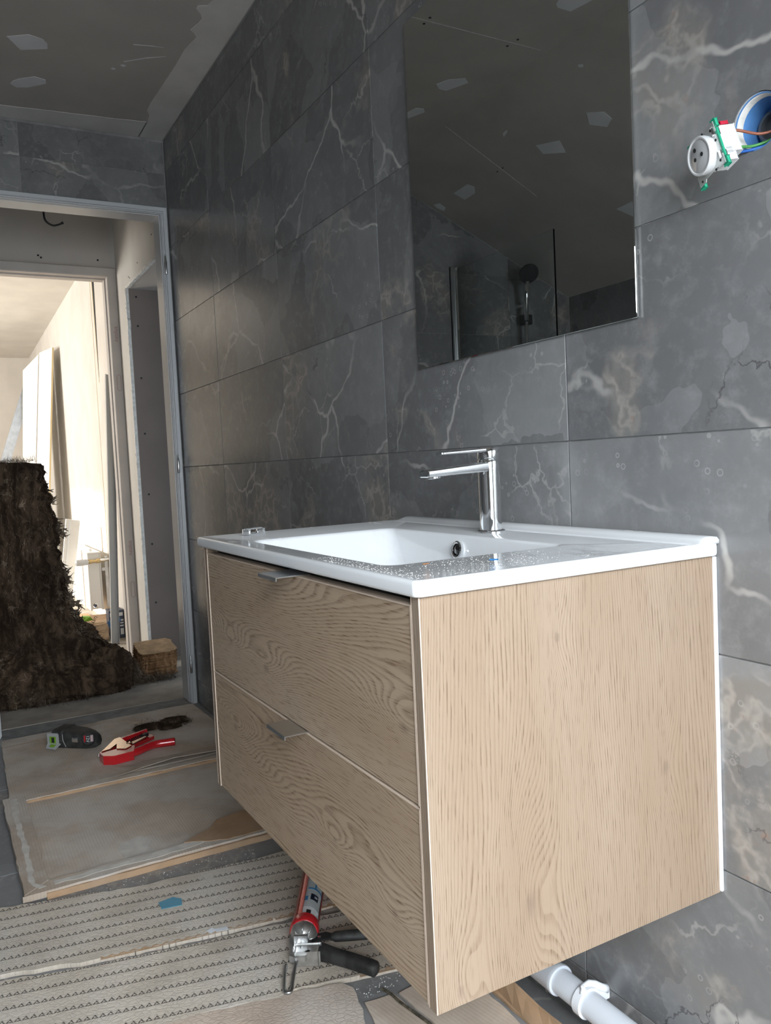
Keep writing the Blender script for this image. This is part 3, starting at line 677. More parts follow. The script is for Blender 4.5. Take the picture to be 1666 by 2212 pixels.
# ------------------------------------------------------------------ tap
TX, TY = 2.1975, -0.0795
tap = thing('basin_tap', 'polished chrome single-lever mixer tap on the back of the basin', 'tap', (TX, TY, BZT))
obj('base_flange', MB().lathe((TX, TY, BZT - 0.0012), (0, 0, 1), [(0.0235, 0), (0.0235, 0.003), (0.0215, 0.0048), (0.0185, 0.0052)], 48), M['chrome'], tap, 40)
obj('body', MB().lathe((TX, TY, BZT + 0.004), (0, 0, 1), [(0.0180, 0), (0.0182, 0.02), (0.0186, 0.10), (0.0186, 0.1135), (0.0178, 0.1150)], 64), M['chrome'], tap, 40)
def bar(y0, y1, zt0, zt1, th0, th1, w0, w1, r=0.35):
    """flat bar running from y0 to y1 with rounded long edges"""
    lo = []
    for t in (0, 0.05, 0.5, 0.94, 0.985, 1.0):
        y = y0 + (y1 - y0) * t; zt = zt0 + (zt1 - zt0) * t; th = th0 + (th1 - th0) * t; w = (w0 + (w1 - w0) * t) / 2
        if t == 1.0: w *= 0.90; zt -= th * 0.15; th *= 0.72
        rr = min(th, w) * r; l = []
        for cx, cz, a0 in ((w - rr, zt - rr, 0), (-w + rr, zt - rr, 90), (-w + rr, zt - th + rr, 180), (w - rr, zt - th + rr, 270)):
            for k in range(5):
                a = math.radians(a0 + 22.5 * k); l.append((TX + cx + rr * math.cos(a), y, cz + rr * math.sin(a)))
        lo.append(l)
    return MB().rings(lo)
obj('spout', bar(TY + 0.004, -0.2065, 0.9462, 0.9355, 0.0175, 0.0115, 0.0300, 0.0290, 0.25), M['chrome'], tap, 35)
obj('aerator', MB().lathe((TX, -0.188, 0.9270), (0, 0.05, -1), [(0.0115, 0), (0.0115, 0.0045), (0.0095, 0.0055), (0.0090, 0.0035), (0.0, 0.0035)], 32, True, False), M['chrome'], tap, 40)
obj('neck', MB().lathe((TX, TY, 0.9435), (0, 0, 1), [(0.0165, 0), (0.0165, 0.008)], 40), M['chrome'], tap, 40)
obj('lever_cap', MB().lathe((TX, TY, 0.9475), (0, 0.04, 1), [(0.0180, 0), (0.0187, 0.0015), (0.0187, 0.0185), (0.0175, 0.0200), (0.0, 0.0206)], 56, True, False), M['chrome'], tap, 40)
obj('lever', bar(TY + 0.012, -0.1765, 0.9682, 0.9628, 0.0070, 0.0042, 0.0270, 0.0200, 0.3), M['chrome'], tap, 35)

# ------------------------------------------------------------------ mirror
mx0, mx1, mz0, mz1 = 1.8706, 2.4598, 1.1366, 1.8151
mir = tag(obj('wall_mirror', MB().box((mx0, -0.0065, mz0), (mx1, -0.0016, mz1), 0.0008, 1), M['mirror']), 'frameless rectangular mirror on the grey marble tiles above the basin', 'mirror')
obj('backing', MB().box((mx0 + 0.01, -0.0015, mz0 + 0.01), (mx1 - 0.01, -0.0007, mz1 - 0.01)), M['dark'], mir)

# ------------------------------------------------------------------ wall socket pulled out of its box
bx = thing('wall_box', 'round blue electrical box set in the tile at the right edge', 'electrical box', (HOLE[0], 0.0, HOLE[1]))
hc = Vector((HOLE[0], 0.0, HOLE[1]))
obj('box_shell', MB().lathe(hc + Vector((0, 0.002, 0)), (0, 1, 0), [(0.0328, 0), (0.0328, 0.046), (0.0, 0.046), ], 40, False, False).lathe(hc + Vector((0, 0.002, 0)), (0, 1, 0), [(0.0328, 0), (0.0308, 0.0), (0.0300, 0.043), (0.0, 0.043)], 40, False, False), M['blue_box'], bx, 40)
obj('conduit', MB().lathe(hc + Vector((-0.006, 0.0448, 0.002)), (0, -1, 0), [(0.0185, 0), (0.0185, 0.010), (0.0150, 0.010), (0.0145, 0.001)], 28, True, True), plain('dark_conduit', (0.10, 0.11, 0.12), 0.4), bx, 40)
obj('conduit_opening', MB().lathe(hc + Vector((-0.002, 0.0435, -0.001)), (0, -1, 0), [(0.009, 0), (0.009, 0.0012)], 20), M['dark'], bx)
obj('box_screw', MB().lathe(hc + Vector((0.012, 0.030, -0.012)), (0, -1, 0), [(0.004, 0), (0.004, 0.006), (0.002, 0.008)], 12), M['steel'], bx)
obj('plaster_rim', MB().lathe(hc + Vector((0, 0.0005, 0)), (0, 1, 0), [(0.0334, 0.0012), (0.0334, 0.014), (0.0292, 0.0125), (0.0300, 0.0040), (0.0322, 0.0012)], 40, False, False), M['gypsum'], bx)
sc = Vector((2.6275, -0.072, 1.2905)); SS = 0.72
so = thing('wall_socket', 'white round wall socket hanging by its wires from the blue box', 'socket', sc)
nz = Vector((-0.27, -0.95, -0.15)).normalized()                      # the way the socket looks
up0 = Vector((0, 0, 1)); sx = up0.cross(nz).normalized() * -1; sy = nz.cross(sx) * -1
if sy.z < 0: sy = -sy
sx = sy.cross(nz)
roll = math.radians(14); sX = sx * math.cos(roll) + sy * math.sin(roll); sY = -sx * math.sin(roll) + sy * math.cos(roll)
def SP(x, y, z): return sc + (sX * x + sY * y + nz * z) * SS
def ring_pts(r, z, n=48): return [SP(r * math.cos(2 * math.pi * k / n), r * math.sin(2 * math.pi * k / n), z) for k in range(n)]
pl = [(-0.036, -0.036), (-0.020, -0.036), (-0.017, -0.032), (0.017, -0.032), (0.020, -0.036), (0.036, -0.036), (0.036, -0.020), (0.032, -0.017), (0.032, 0.017), (0.036, 0.020), (0.036, 0.036), (0.020, 0.036), (0.017, 0.032), (-0.017, 0.032), (-0.020, 0.036), (-0.036, 0.036), (-0.036, 0.020), (-0.032, 0.017), (-0.032, -0.017), (-0.036, -0.020)]
obj('mounting_plate', MB().prism([SP(x, y, -0.012) for x, y in pl], nz * 0.00115, [[SP(0.0215 * math.cos(a), 0.0215 * math.sin(a), -0.012) for a in [2 * math.pi * k / 28 for k in range(28)]]]), M['plate'], so)
for x, y in ((-0.030, 0.030), (0.030, 0.030), (0.030, -0.030), (-0.030, -0.030)):
    obj('corner_claw', MB().obox(SP(x * 1.12, y * 1.10, -0.0155), sX * 0.00302, sY * 0.00446, nz * 0.00187, 0.0012, 2), M['green'], so)
for y in (-0.020, 0.020):
    obj('side_clip', MB().obox(SP(0.033, y, -0.0135), sX * 0.00115, sY * 0.00468, nz * 0.00432, 0.0006, 1), M['chrome'], so)
obj('green_rail', MB().obox(SP(0.0352, 0.0, -0.0150), sX * 0.00058, sY * 0.01728, nz * 0.00115, 0.0006, 1), M['green'], so)
for x, y in ((-0.024, 0.0335), (0.006, 0.0335), (0.026, 0.026), (-0.026, -0.031), (0.012, -0.0335), (0.027, -0.027), (0.031, 0.006)):
    obj('plate_hole', MB().lathe(SP(x, y, -0.0106), nz, [(0.0015, 0), (0.0015, 0.0007)], 10), M['dark'], so)
obj('face_ring', MB().rings([ring_pts(0.0290, -0.0105), ring_pts(0.0305, -0.004), ring_pts(0.0305, 0.0030), ring_pts(0.0293, 0.0044), ring_pts(0.0272, 0.0044), ring_pts(0.0260, 0.0030)], True, True), M['white_plastic'], so, 35)
obj('socket_well', MB().rings([ring_pts(0.0256, 0.0031), ring_pts(0.0226, 0.0034), ring_pts(0.0220, 0.0037)], True, True), NT('glossy_grey_plastic').set(color=(0.52, 0.53, 0.54), rough=0.06, spec=0.6, coat=0.5), so, 35)
for x, y, r in ((-0.0063, 0.0107, 0.0030), (0.0085, 0.0005, 0.0030), (-0.0085, -0.0025, 0.0028)):
    obj('contact_hole', MB().lathe(sc + sx * x * 0.78 + sy * y * 0.78 + nz * 0.00300, nz, [(r * 0.8, 0), (r * 0.8, 0.0004)], 16), M['dark'], so)
obj('terminal_block', MB().obox(SP(0.006, 0.006, -0.031), sX * 0.0185, sY * 0.0165, nz * 0.0135, 0.0015, 2), M['white_plastic'], so)
obj('terminal_block', MB().obox(SP(0.017, -0.0195, -0.0265), sX * 0.0100, sY * 0.0080, nz * 0.0085, 0.0012, 2), M['white_plastic'], so)
for k in range(2): obj('terminal_marking', MB().obox(SP(0.0318, -0.010 - 0.006 * k, -0.028), sX * 0.0003, sY * 0.0014, nz * 0.0040), M['grey_plastic'], so)
obj('release_lever', MB().obox(SP(0.013, 0.034, -0.036), sX * 0.00288, sY * 0.00432, nz * 0.00432, 0.001, 1).obox(SP(0.016, 0.042, -0.046), sX * 0.00158, sY * 0.00216, nz * 0.00504, 0.0008, 1), plain('red_plastic', (0.50, 0.02, 0.05), 0.4), so)
def wire(mat, a, pts, b, r=0.0017):
    P = [Vector(a)] + [Vector(p) for p in pts] + [Vector(b)]
    path = []
    for i in range(len(P) - 1):                                      # Catmull-Rom
        p0, p1, p2, p3 = P[max(i - 1, 0)], P[i], P[i + 1], P[min(i + 2, len(P) - 1)]
        for k in range(8):
            t = k / 8; path.append(0.5 * ((2 * p1) + (p2 - p0) * t + (2 * p0 - 5 * p1 + 4 * p2 - p3) * t * t + (3 * p1 - p0 - 3 * p2 + p3) * t ** 3))
    path.append(P[-1]); return MB().tube(path, r, 10)
end = hc + Vector((0.010, 0.034, 0.002))
obj('brown_wire', wire(None, SP(0.006, 0.014, -0.042), [hc + Vector((-0.020, -0.018, -0.006)), hc + Vector((0.000, 0.004, -0.014)), hc + Vector((0.014, 0.020, -0.010))], end), M['wire_brown'], so, True)
obj('green_wire', wire(None, SP(0.008, -0.002, -0.042), [hc + Vector((-0.024, -0.016, -0.024)), hc + Vector((-0.006, 0.002, -0.026)), hc + Vector((0.010, 0.020, -0.018))], end + Vector((0.003, 0, 0))), M['wire_green'], so, True)
obj('blue_wire', wire(None, SP(0.010, -0.010, -0.040), [hc + Vector((-0.028, -0.018, -0.030)), hc + Vector((-0.008, 0.001, -0.030)), hc + Vector((0.012, 0.020, -0.022))], end + Vector((0.005, 0, -0.002))), M['wire_blue'], so, True)

# ------------------------------------------------------------------ waste pipe with its collar, low on the wall
PZ, PY, PR = 0.0915, -0.045, 0.0205
pipe = thing('waste_pipe', 'pale grey plastic waste pipe running along the wall under the vanity', 'pipe', (2.4, PY, PZ - PR))
obj('pipe_length', MB().tube([(2.285, PY, PZ), (4.2, PY, PZ)], PR, 40), M['pipe'], pipe, 40)
obj('pipe_socket', MB().tube([(2.05, PY, PZ), (2.283, PY, PZ), (2.287, PY, PZ), (2.292, PY, PZ)], [PR * 1.17, PR * 1.17, PR * 1.24, PR * 1.2], 40), M['pipe'], pipe, 40)
cx = 2.352
obj('collar', MB().tube([(cx - 0.008, PY, PZ), (cx - 0.0075, PY, PZ), (cx + 0.0075, PY, PZ), (cx + 0.008, PY, PZ)], [PR * 1.05, PR * 1.19, PR * 1.19, PR * 1.05], 40), M['sealant'], pipe, 40)
obj('collar_lug', MB().tube([(cx - 0.004, PY - 0.004, PZ + 0.022), (cx - 0.004, PY + 0.010, PZ + 0.024), (cx - 0.002, PY + 0.020, PZ + 0.020), (cx, -0.012, PZ + 0.010), (cx, -0.0036, PZ + 0.006)], [0.0045, 0.0055, 0.006, 0.007, 0.0075], 14), M['sealant'], pipe, True)
obj('collar_latch', MB().tube([(cx + 0.004, PY - 0.012, PZ + 0.018), (cx + 0.003, PY - 0.008, PZ + 0.026), (cx, PY - 0.010, PZ + 0.030)], [0.0045, 0.004, 0.002], 10), M['sealant'], pipe, True)
obj('collar_foot', MB().box((cx - 0.006, -0.030, PZ - 0.008), (cx + 0.006, -0.0005, PZ + 0.008), 0.002, 2), M['sealant'], pipe)

# ------------------------------------------------------------------ cardboard on the bathroom floor
def sheet(name, pts, z0, z1, mat, label, ang=0.0, org=None, cat='cardboard', step=0.03, amp=0.0025, group=None, sag=0.0):
    """cardboard sheet; pts in world x,y; object turned so that its local X runs along ang"""
    org = org or pts[0]; ca, sa = math.cos(ang), math.sin(ang)
    L = [((x - org[0]) * ca + (y - org[1]) * sa, -(x - org[0]) * sa + (y - org[1]) * ca) for x, y in pts]
    L = jag(L, step, amp)
    mb = MB().prism([(x, y, 0) for x, y in L], (0, 0, z1 - z0))
    o = obj(name, mb, mat); o.location = (org[0], org[1], z0); o.rotation_euler = (0, 0, ang)
    o.matrix_basis = Matrix.Translation((org[0], org[1], z0)) @ Matrix.Rotation(ang, 4, 'Z')
    if label: tag(o, label, cat, group)
    return o
def flutes(parent, a, b, z0, z1, wave, depth, mat, amp=0.0025):
    """torn corrugated edge from a to b (world x,y): a zig-zag wall of kraft liner"""
    a = Vector((a[0], a[1], 0)); b = Vector((b[0], b[1], 0)); d = (b - a); L = d.length; d.normalize(); n = Vector((d.y, -d.x, 0))
    mb = MB(); k = int(L / (wave / 4)); top, bot = [], []
    for i in range(k + 1):
        s = L * i / k; off = math.sin(2 * math.pi * s / wave) * amp + depth
        top.append(a + d * s + n * (off - 0.002) + Vector((0, 0, z1))); bot.append(a + d * s + n * (off * 1.3 + random.uniform(0, 0.003)) + Vector((0, 0, z0)))
    T = [mb.bm.verts.new(p) for p in top]; B = [mb.bm.verts.new(p) for p in bot]; K = [mb.bm.verts.new(a + d * (L * i / k) - n * 0.006 + Vector((0, 0, z1 - 0.0005))) for i in range(k + 1)]
    for i in range(k):
        mb.bm.faces.new((T[i], T[i + 1], B[i + 1], B[i])); mb.bm.faces.new((K[i], K[i + 1], T[i + 1], T[i]))
    o = obj('torn_corrugation', mb, mat, parent); o['kind'] = 'stuff'; return o
# flat carton lying at the doorway
A = thing('flattened_carton', 'flattened brown carton at the doorway under the battery and cutter', 'cardboard', (0.35, -0.38, 0.0))
def cpart(name, pts, z0, z1, mat, parent, jagged=True, step=0.03, amp=0.0022):
    P = jag(pts, step, amp) if jagged else pts
    mb = MB().prism([(x, y, z0) for x, y in P], (0, 0, z1 - z0)); return obj(name, mb, mat, parent)
cpart('lower_layer', [(0.055, -0.742), (0.030, -0.030), (0.655, -0.020), (0.668, -0.752)], 0.0005, 0.006, M['card_front'], A)
up = [(0.160, -0.745), (0.120, -0.62), (0.150, -0.56), (0.105, -0.50), (0.050, -0.40), (0.045, -0.05), (0.660, -0.030), (0.672, -0.30), (0.668, -0.50), (0.676, -0.760)]
cpart('upper_layer', up, 0.0062, 0.0115, M['card_front'], A)
flutes(A, (0.150, -0.560), (0.160, -0.745), 0.0064, 0.0118, 0.012, 0.004, M['card_raw'])
for (p, q) in (((0.105, -0.46), (0.125, -0.28)), ((0.155, -0.30), (0.240, -0.12)), ((0.128, -0.60), (0.16, -0.50))):
    d = Vector((q[0] - p[0], q[1] - p[1], 0)); n = int(d.length / 0.009); mb = MB()
    for k in range(n):
        c = Vector((p[0], p[1], 0.0118)) + d * (k / n) + Vector((random.uniform(-.003, .003), 0, 0)); mb.obox(c, Vector((0.0065, 0.0010, 0)), Vector((-0.0003, 0.0014, 0)), Vector((0, 0, 0.0011)))
    o = obj('exposed_flutes', mb, M['card'], A); o['kind'] = 'stuff'
# lifted front fold of the carton, dark underneath
lo = []
for y, h in ((-0.755, 0.012), (-0.6, 0.012), (-0.45, 0.015), (-0.36, 0.026), (-0.27, 0.034), (-0.18, 0.030), (-0.10, 0.026), (-0.03, 0.020)):
    lo.append([(0.655, y, h - 0.006), (0.655, y, h), (0.560, y, 0.0120), (0.560, y, 0.0116)] if False else [(0.688, y, h - 0.004), (0.690, y, h), (0.600, y, 0.0122), (0.600, y, 0.0117)])
obj('lifted_fold', MB().rings(lo), M['card_front'], A)
# shallow tray-shaped carton
B = thing('carton_tray', 'shallow dusty cardboard tray with torn tape on its raised rim', 'cardboard', (1.0, -0.44, 0.0))
TXa, TXb, TYa, TYb = 0.700, 1.338, -0.778, -0.06
cpart('base', [(TXa, TYa + 0.01), (TXa, TYb), (TXb - 0.01, TYb), (TXb - 0.01, TYa + 0.01)], 0.0005, 0.0060, M['card'], B)
cpart('side_flap', [(TXa, TYa), (TXa, TYa + 0.058), (1.285, TYa + 0.060), (TXb - 0.004, TYa + 0.004)], 0.0062, 0.0215, M['card_front'], B)
cpart('front_flap', [(TXb, TYa), (1.288, TYa + 0.060), (1.283, -0.36), (1.290, TYb), (TXb, TYb)], 0.0062, 0.0200, M['card_front'], B)
cpart('rear_flap', [(TXa, TYa + 0.060), (TXa, TYb), (TXa + 0.030, TYb), (TXa + 0.030, TYa + 0.060)], 0.0062, 0.0160, M['card'], B)
cpart('raw_edge', [(TXb, TYa + 0.05), (TXb, TYb), (TXb + 0.012, TYb), (TXb + 0.004, TYa + 0.05)], 0.0005, 0.0150, M['card_raw'], B)
cpart('raw_edge', [(TXa + 0.030, TYa + 0.062), (TXa + 0.030, TYb), (TXa + 0.035, TYb), (TXa + 0.033, TYa + 0.062)], 0.0062, 0.0135, M['card_raw'], B)
cpart('torn_tape', [(TXa + 0.01, TYa + 0.018), (TXa + 0.02, TYa + 0.038), (0.9, TYa + 0.030), (1.1, TYa + 0.036), (1.29, TYa + 0.030), (1.318, TYa + 0.052), (1.322, TYa + 0.036), (1.27, TYa + 0.018), (1.1, TYa + 0.020), (0.9, TYa + 0.018)], 0.0216, 0.0222, M['paper_dust'], B, True, 0.02, 0.004)
cpart('torn_tape', [(1.300, TYa + 0.07), (1.318, TYa + 0.07), (1.316, -0.55), (1.322, -0.46), (1.310, -0.36), (1.300, -0.34), (1.288, -0.42), (1.296, -0.5)], 0.0201, 0.0208, M['paper_dust'], B, True, 0.02, 0.004)
cpart('torn_liner', [(1.283, -0.400), (1.238, -0.318), (1.200, -0.290), (1.185, -0.22), (1.215, -0.06), (1.330, -0.06), (1.330, -0.30)], 0.0202, 0.0216, M['card_raw'], B, True, 0.02, 0.003)
cpart('torn_liner', [(1.195, -0.545), (1.262, -0.540), (1.272, -0.470), (1.262, -0.458), (1.228, -0.475), (1.190, -0.46), (1.15, -0.48), (1.16, -0.53)], 0.0062, 0.0078, M['paper_dust'], B, True, 0.012, 0.003)
# embossed kraft boards with recycling marks
ang1 = math.atan2(0.669, 0.124)
E1 = sheet('embossed_board', [(1.318, -0.900), (1.362, -0.735), (1.416, -0.541), (1.437, -0.330), (1.455, -0.155), (1.470, -0.05), (1.755, -0.05), (1.732, -0.215), (1.716, -0.330), (1.694, -0.481), (1.655, -0.681), (1.606, -0.841), (1.592, -0.900)], 0.0008, 0.0100, M['card_scale'], 'scaly embossed kraft board with the blue scrap, next to the cardboard tray', ang1, None, 'cardboard', 0.02, 0.0035, 'embossed kraft boards on the floor')
flutes(E1, (1.716, -0.330), (1.658, -0.665), 0.0006, 0.0102, 0.021, 0.004, M['card_raw'], 0.004)
flutes(E1, (1.755, -0.055), (1.718, -0.325), 0.0006, 0.0102, 0.021, 0.005, M['card_raw'], 0.005)
ang2 = math.atan2(0.668, 0.150)
E2 = sheet('embossed_board', [(1.606, -0.900), (1.627, -0.842), (1.675, -0.683), (1.714, -0.486), (1.742, -0.330), (1.776, -0.176), (1.800, -0.05), (2.03, -0.05), (2.000, -0.190), (1.981, -0.277), (1.955, -0.367), (1.958, -0.412), (1.931, -0.515), (1.917, -0.640), (1.880, -0.80), (1.86, -0.900)], 0.0008, 0.0100, M['card_scale'], 'scaly embossed kraft board lying under the caulking gun', ang2, None, 'cardboard', 0.02, 0.003, 'embossed kraft boards on the floor')
flutes(E2, (2.030, -0.055), (1.984, -0.262), 0.0006, 0.0102, 0.019, 0.005, M['card_raw'], 0.005)
M['card_scale2'] = embossed_cardboard('embossed_board_plain', 0.4, 0.013, (0.58, 0.47, 0.385))
E3 = sheet('embossed_board', [(1.866, -0.900), (1.886, -0.80), (1.921, -0.642), (1.935, -0.517), (1.962, -0.414), (1.966, -0.366), (1.988, -0.300), (2.011, -0.288), (2.050, -0.298), (2.110, -0.315), (2.30, -0.345), (3.85, -0.345), (3.85, -0.95)], 0.0008, 0.0110, M['card_scale2'], 'plain reddish kraft board at the bottom edge below the caulking gun', ang2, None, 'cardboard', 0.02, 0.004, 'embossed kraft boards on the floor')  # lengthened unseen toward the window to bounce light up from the floor
F1 = sheet('cardboard_scrap', [(2.050, -0.286), (2.056, -0.232), (2.110, -0.226), (2.190, -0.214), (3.80, -0.22), (3.80, -0.325), (2.115, -0.298)], 0.0008, 0.0050, M['card'], 'thin dusty cardboard scrap between the reddish board and the wire', 0.2, None, 'cardboard', 0.02, 0.002, 'cardboard scraps by the vanity corner')  # stretched on out of view so its surface bounces light onto the wall
F2 = sheet('cardboard_scrap', [(2.060, -0.222), (2.052, -0.170), (2.10, -0.090), (3.80, -0.085), (3.80, -0.205), (2.190, -0.208), (2.110, -0.218)], 0.0008, 0.0050, M['card'], 'dusty cardboard scrap under the vanity, right of the wire', 0.2, None, 'cardboard', 0.02, 0.002, 'cardboard scraps by the vanity corner')  # unseen run beyond the vanity corner added as a bounce surface for the wall
tag(obj('wire_offcut', wire(None, (2.036, -0.243, 0.006), [(2.060, -0.238, 0.008), (2.085, -0.235, 0.0075), (2.13, -0.226, 0.0075), (2.17, -0.219, 0.0075)], (2.28, -0.205, 0.0075), 0.0026), plain('grubby_wire', (0.10, 0.085, 0.06), 0.7, var=0.8, scale=90)), 'grubby dark wire across the floor under the near end of the vanity', 'wire')
ST = thing('carton_strip', 'brown cardboard strip standing beside the waste pipe', 'cardboard', (2.3, -0.06, 0.0))
cpart('lower_flap', [(2.02, -0.078), (2.02, -0.040), (2.9, -0.046), (2.9, -0.078)], 0.0008, 0.006, M['card_raw'], ST)
obj('upright_flap', MB().rings([[(x, -0.076 + 0.003 * math.sin(x * 30), 0.0062), (x, -0.071 + 0.003 * math.sin(x * 30), 0.0062), (x, -0.069 + 0.004 * math.sin(x * 23), 0.042 + 0.004 * math.sin(x * 41)), (x, -0.073 + 0.004 * math.sin(x * 23), 0.042 + 0.004 * math.sin(x * 41))] for x in [2.05 + 0.03 * k for k in range(28)]]), M['card_raw'], ST)
# scraps
tag(obj('film_scrap', MB().prism([(1.518, -0.520, 0.0106), (1.548, -0.520, 0.0106), (1.556, -0.478, 0.0106), (1.530, -0.472, 0.0106), (1.512, -0.487, 0.0106)], (0, 0, 0.0010)), M['tape_blue']), 'blue half-moon scrap of film on the embossed kraft board', 'scrap')
ws = thing('label_scrap', 'crumpled white label scrap in the gap between the two embossed boards', 'scrap', (1.693, -0.442, 0.009))
obj('label_fold', MB().prism([(1.686, -0.462, 0.0112), (1.702, -0.458, 0.0125), (1.700, -0.446, 0.0150), (1.684, -0.450, 0.0135)], (0.0006, 0, 0.0012)), M['sealant'], ws)
obj('label_strip', MB().prism([(1.686, -0.450, 0.0112), (1.702, -0.446, 0.0125), (1.708, -0.422, 0.0125), (1.694, -0.422, 0.0115)], (0.0004, 0, 0.0010)), M['sealant'], ws)
def a_floor(): return random.uniform(1.345, 1.43), random.uniform(-0.72, -0.25)
crumbs('plaster_grit', 160, a_floor, 0.0002, (0.0005, 0.0018), M['dust'], 'pale plaster grit on the bare floor tile beside the cardboard tray', 'grit')
def a_floor2(): return random.uniform(2.0, 2.035), random.uniform(-0.28, -0.19)
crumbs('plaster_grit', 60, a_floor2, 0.0002, (0.0005, 0.0016), M['dust'], 'pale plaster grit on the bare grey floor patch near the vanity corner', 'grit')

# ------------------------------------------------------------------ caulking gun lying on the boards
gun = thing('caulking_gun', 'red-barrelled caulking gun with black handles on the floor under the vanity', 'caulking gun', (1.88, -0.30, 0.010))
R0 = Vector((1.845, -0.312, 0.0395)); gd = Vector((-0.872, 0.490, 0.0)).normalized(); gl = Vector((-0.490, -0.872, 0)).normalized(); gu = Vector((0, 0, 1))
def GP(a, r, ang): return R0 + gd * a + (gl * math.cos(ang) + gu * math.sin(ang)) * r
# cartridge with its printed sleeve
obj('cartridge', MB().lathe(R0, gd, [(0.0225, 0.012), (0.0235, 0.014), (0.0235, 0.225), (0.020, 0.232), (0.006, 0.236), (0.005, 0.27)], 40), M['white_plastic'], gun, 40)
def cyl_patch(r, a0, a1, t0, t1, th=0.0004, n=14):
    lo = []
    for k in range(n + 1):
        t = t0 + (t1 - t0) * k / n
        lo.append([GP(a0, r, t), GP(a1, r, t), GP(a1, r + th, t), GP(a0, r + th, t)])
    return MB().rings(lo)
obj('cartridge_sleeve', cyl_patch(0.0236, 0.050, 0.215, math.radians(-80), math.radians(200), 0.0003, 24), plain('pale_blue_sleeve', (0.62, 0.66, 0.68), 0.35), gun, 40)
obj('inner_piston', cyl_patch(0.0236, 0.014, 0.040, math.radians(95), math.radians(118), 0.0003, 6), M['black'], gun)
obj('printed_panel', cyl_patch(0.0240, 0.078, 0.100, math.radians(104), math.radians(146)), plain('navy_print', (0.012, 0.018, 0.045), 0.4), gun)
obj('printed_emblem', cyl_patch(0.0245, 0.086, 0.092, math.radians(124), math.radians(140), 0.0003, 6), M['white_plastic'], gun)
obj('printed_drop', cyl_patch(0.0240, 0.074, 0.090, math.radians(78), math.radians(92)), plain('cyan_print', (0.03, 0.22, 0.48), 0.4), gun)
obj('printed_band', cyl_patch(0.0240, 0.118, 0.123, math.radians(86), math.radians(176)), bpy.data.materials['cyan_print'], gun)
obj('printed_band', cyl_patch(0.0240, 0.124, 0.150, math.radians(118), math.radians(126)), bpy.data.materials['cyan_print'], gun)
# red cradle: open half shell, ring and rim
lo = []
for k in range(25):
    t = math.radians(-185 + (78 + 185) * k / 24)
    lo.append([GP(0.010, 0.0252, t), GP(0.235, 0.0252, t), GP(0.235, 0.0268, t), GP(0.010, 0.0268, t)])
obj('cradle', MB().rings(lo), M['red_clear'], gun, 40)
obj('cradle_ring', MB().lathe(R0, gd, [(0.0252, 0.022), (0.0285, 0.020), (0.0292, 0.010), (0.0292, 0.000), (0.0275, -0.004), (0.0240, -0.004), (0.0235, 0.012), (0.0252, 0.022)], 48, False, False), M['red'], gun, 40)
obj('cradle_tip', MB().lathe(R0 + gd * 0.232, gd, [(0.0268, 0), (0.0275, 0.004), (0.012, 0.006), (0.012, 0)], 36), M['red'], gun, 40)
# cast housing: a dome with ribs, then the yoke carrying rod and handles
obj('housing', MB().lathe(R0, gd, [(0.0262, -0.003), (0.0260, -0.010), (0.0225, -0.020), (0.014, -0.026), (0.009, -0.030), (0.0, -0.030)], 40, True, False), M['cast'], gun, 40)
mb = MB()
for t in range(0, 360, 45):
    a = math.radians(t); mb.tube([GP(-0.006, 0.0262, a), GP(-0.014, 0.0252, a), GP(-0.021, 0.0215, a), GP(-0.027, 0.013, a)], 0.0016, 6)
obj('housing_rib', mb, M['cast'], gun, True)
hx = Vector((0.80, 0.60, 0)).normalized()                             # the way the handles point
side = Vector((hx.y, -hx.x, 0))
obj('yoke', MB().prism([GP(-0.006, 0.026, 0.2) * 1 + Vector((0, 0, 0)), GP(-0.030, 0.026, 0.1), GP(-0.075, 0.020, 0.0), GP(-0.082, 0.008, 0.0), GP(-0.078, -0.010, 0.0), GP(-0.060, -0.020, 0), GP(-0.060, -0.012, 0), GP(-0.068, -0.004, 0), GP(-0.068, 0.006, 0), GP(-0.030, 0.014, 0), GP(-0.010, 0.016, 0)], (0, 0, -0.012)), M['cast'], gun)
obj('yoke', MB().obox(GP(-0.058, -0.012, 0) + Vector((0, 0, -0.010)), gd * 0.014, gl * 0.022, gu * 0.010, 0.004, 2), M['cast'], gun, 40)
obj('catch_plate', MB().obox(GP(-0.040, 0.001, 0) + Vector((0, 0, 0.004)), gd * 0.0035, gl * 0.013, gu * 0.013, 0.001, 1), M['steel'], gun)
sp = []
for k in range(60):
    a = k * 0.75; sp.append(R0 + gd * (-0.028 - 0.014 * k / 60) + (gl * math.cos(a) + gu * math.sin(a)) * 0.0068)
obj('spring', MB().tube(sp, 0.0012, 6), M['chrome'], gun, True)
rod = [R0 + gd * -0.025, R0 + gd * -0.070, R0 + gd * -0.080 + gu * -0.002]
E_ = Vector((1.9655, -0.389, 0.0165)); F_ = Vector((1.9580, -0.4005, 0.0165))
hook = [R0 + gd * -0.02, R0 + gd * -0.06 + gu * -0.004, Vector((1.915, -0.3585, 0.030)), Vector((1.945, -0.378, 0.021)), Vector((1.9615, -0.3872, 0.0175)), Vector((1.9680, -0.3940, 0.0165)), Vector((1.9625, -0.4005, 0.0165)), Vector((1.945, -0.3955, 0.0175)), Vector((1.920, -0.384, 0.0205)), Vector((1.900, -0.3735, 0.0235))]
obj('plunger_rod', wire(None, hook[0], hook[1:-1], hook[-1], 0.0036), M['steel'], gun, True)
g0 = Vector((1.888, -0.312, 0.0255))
lo = []
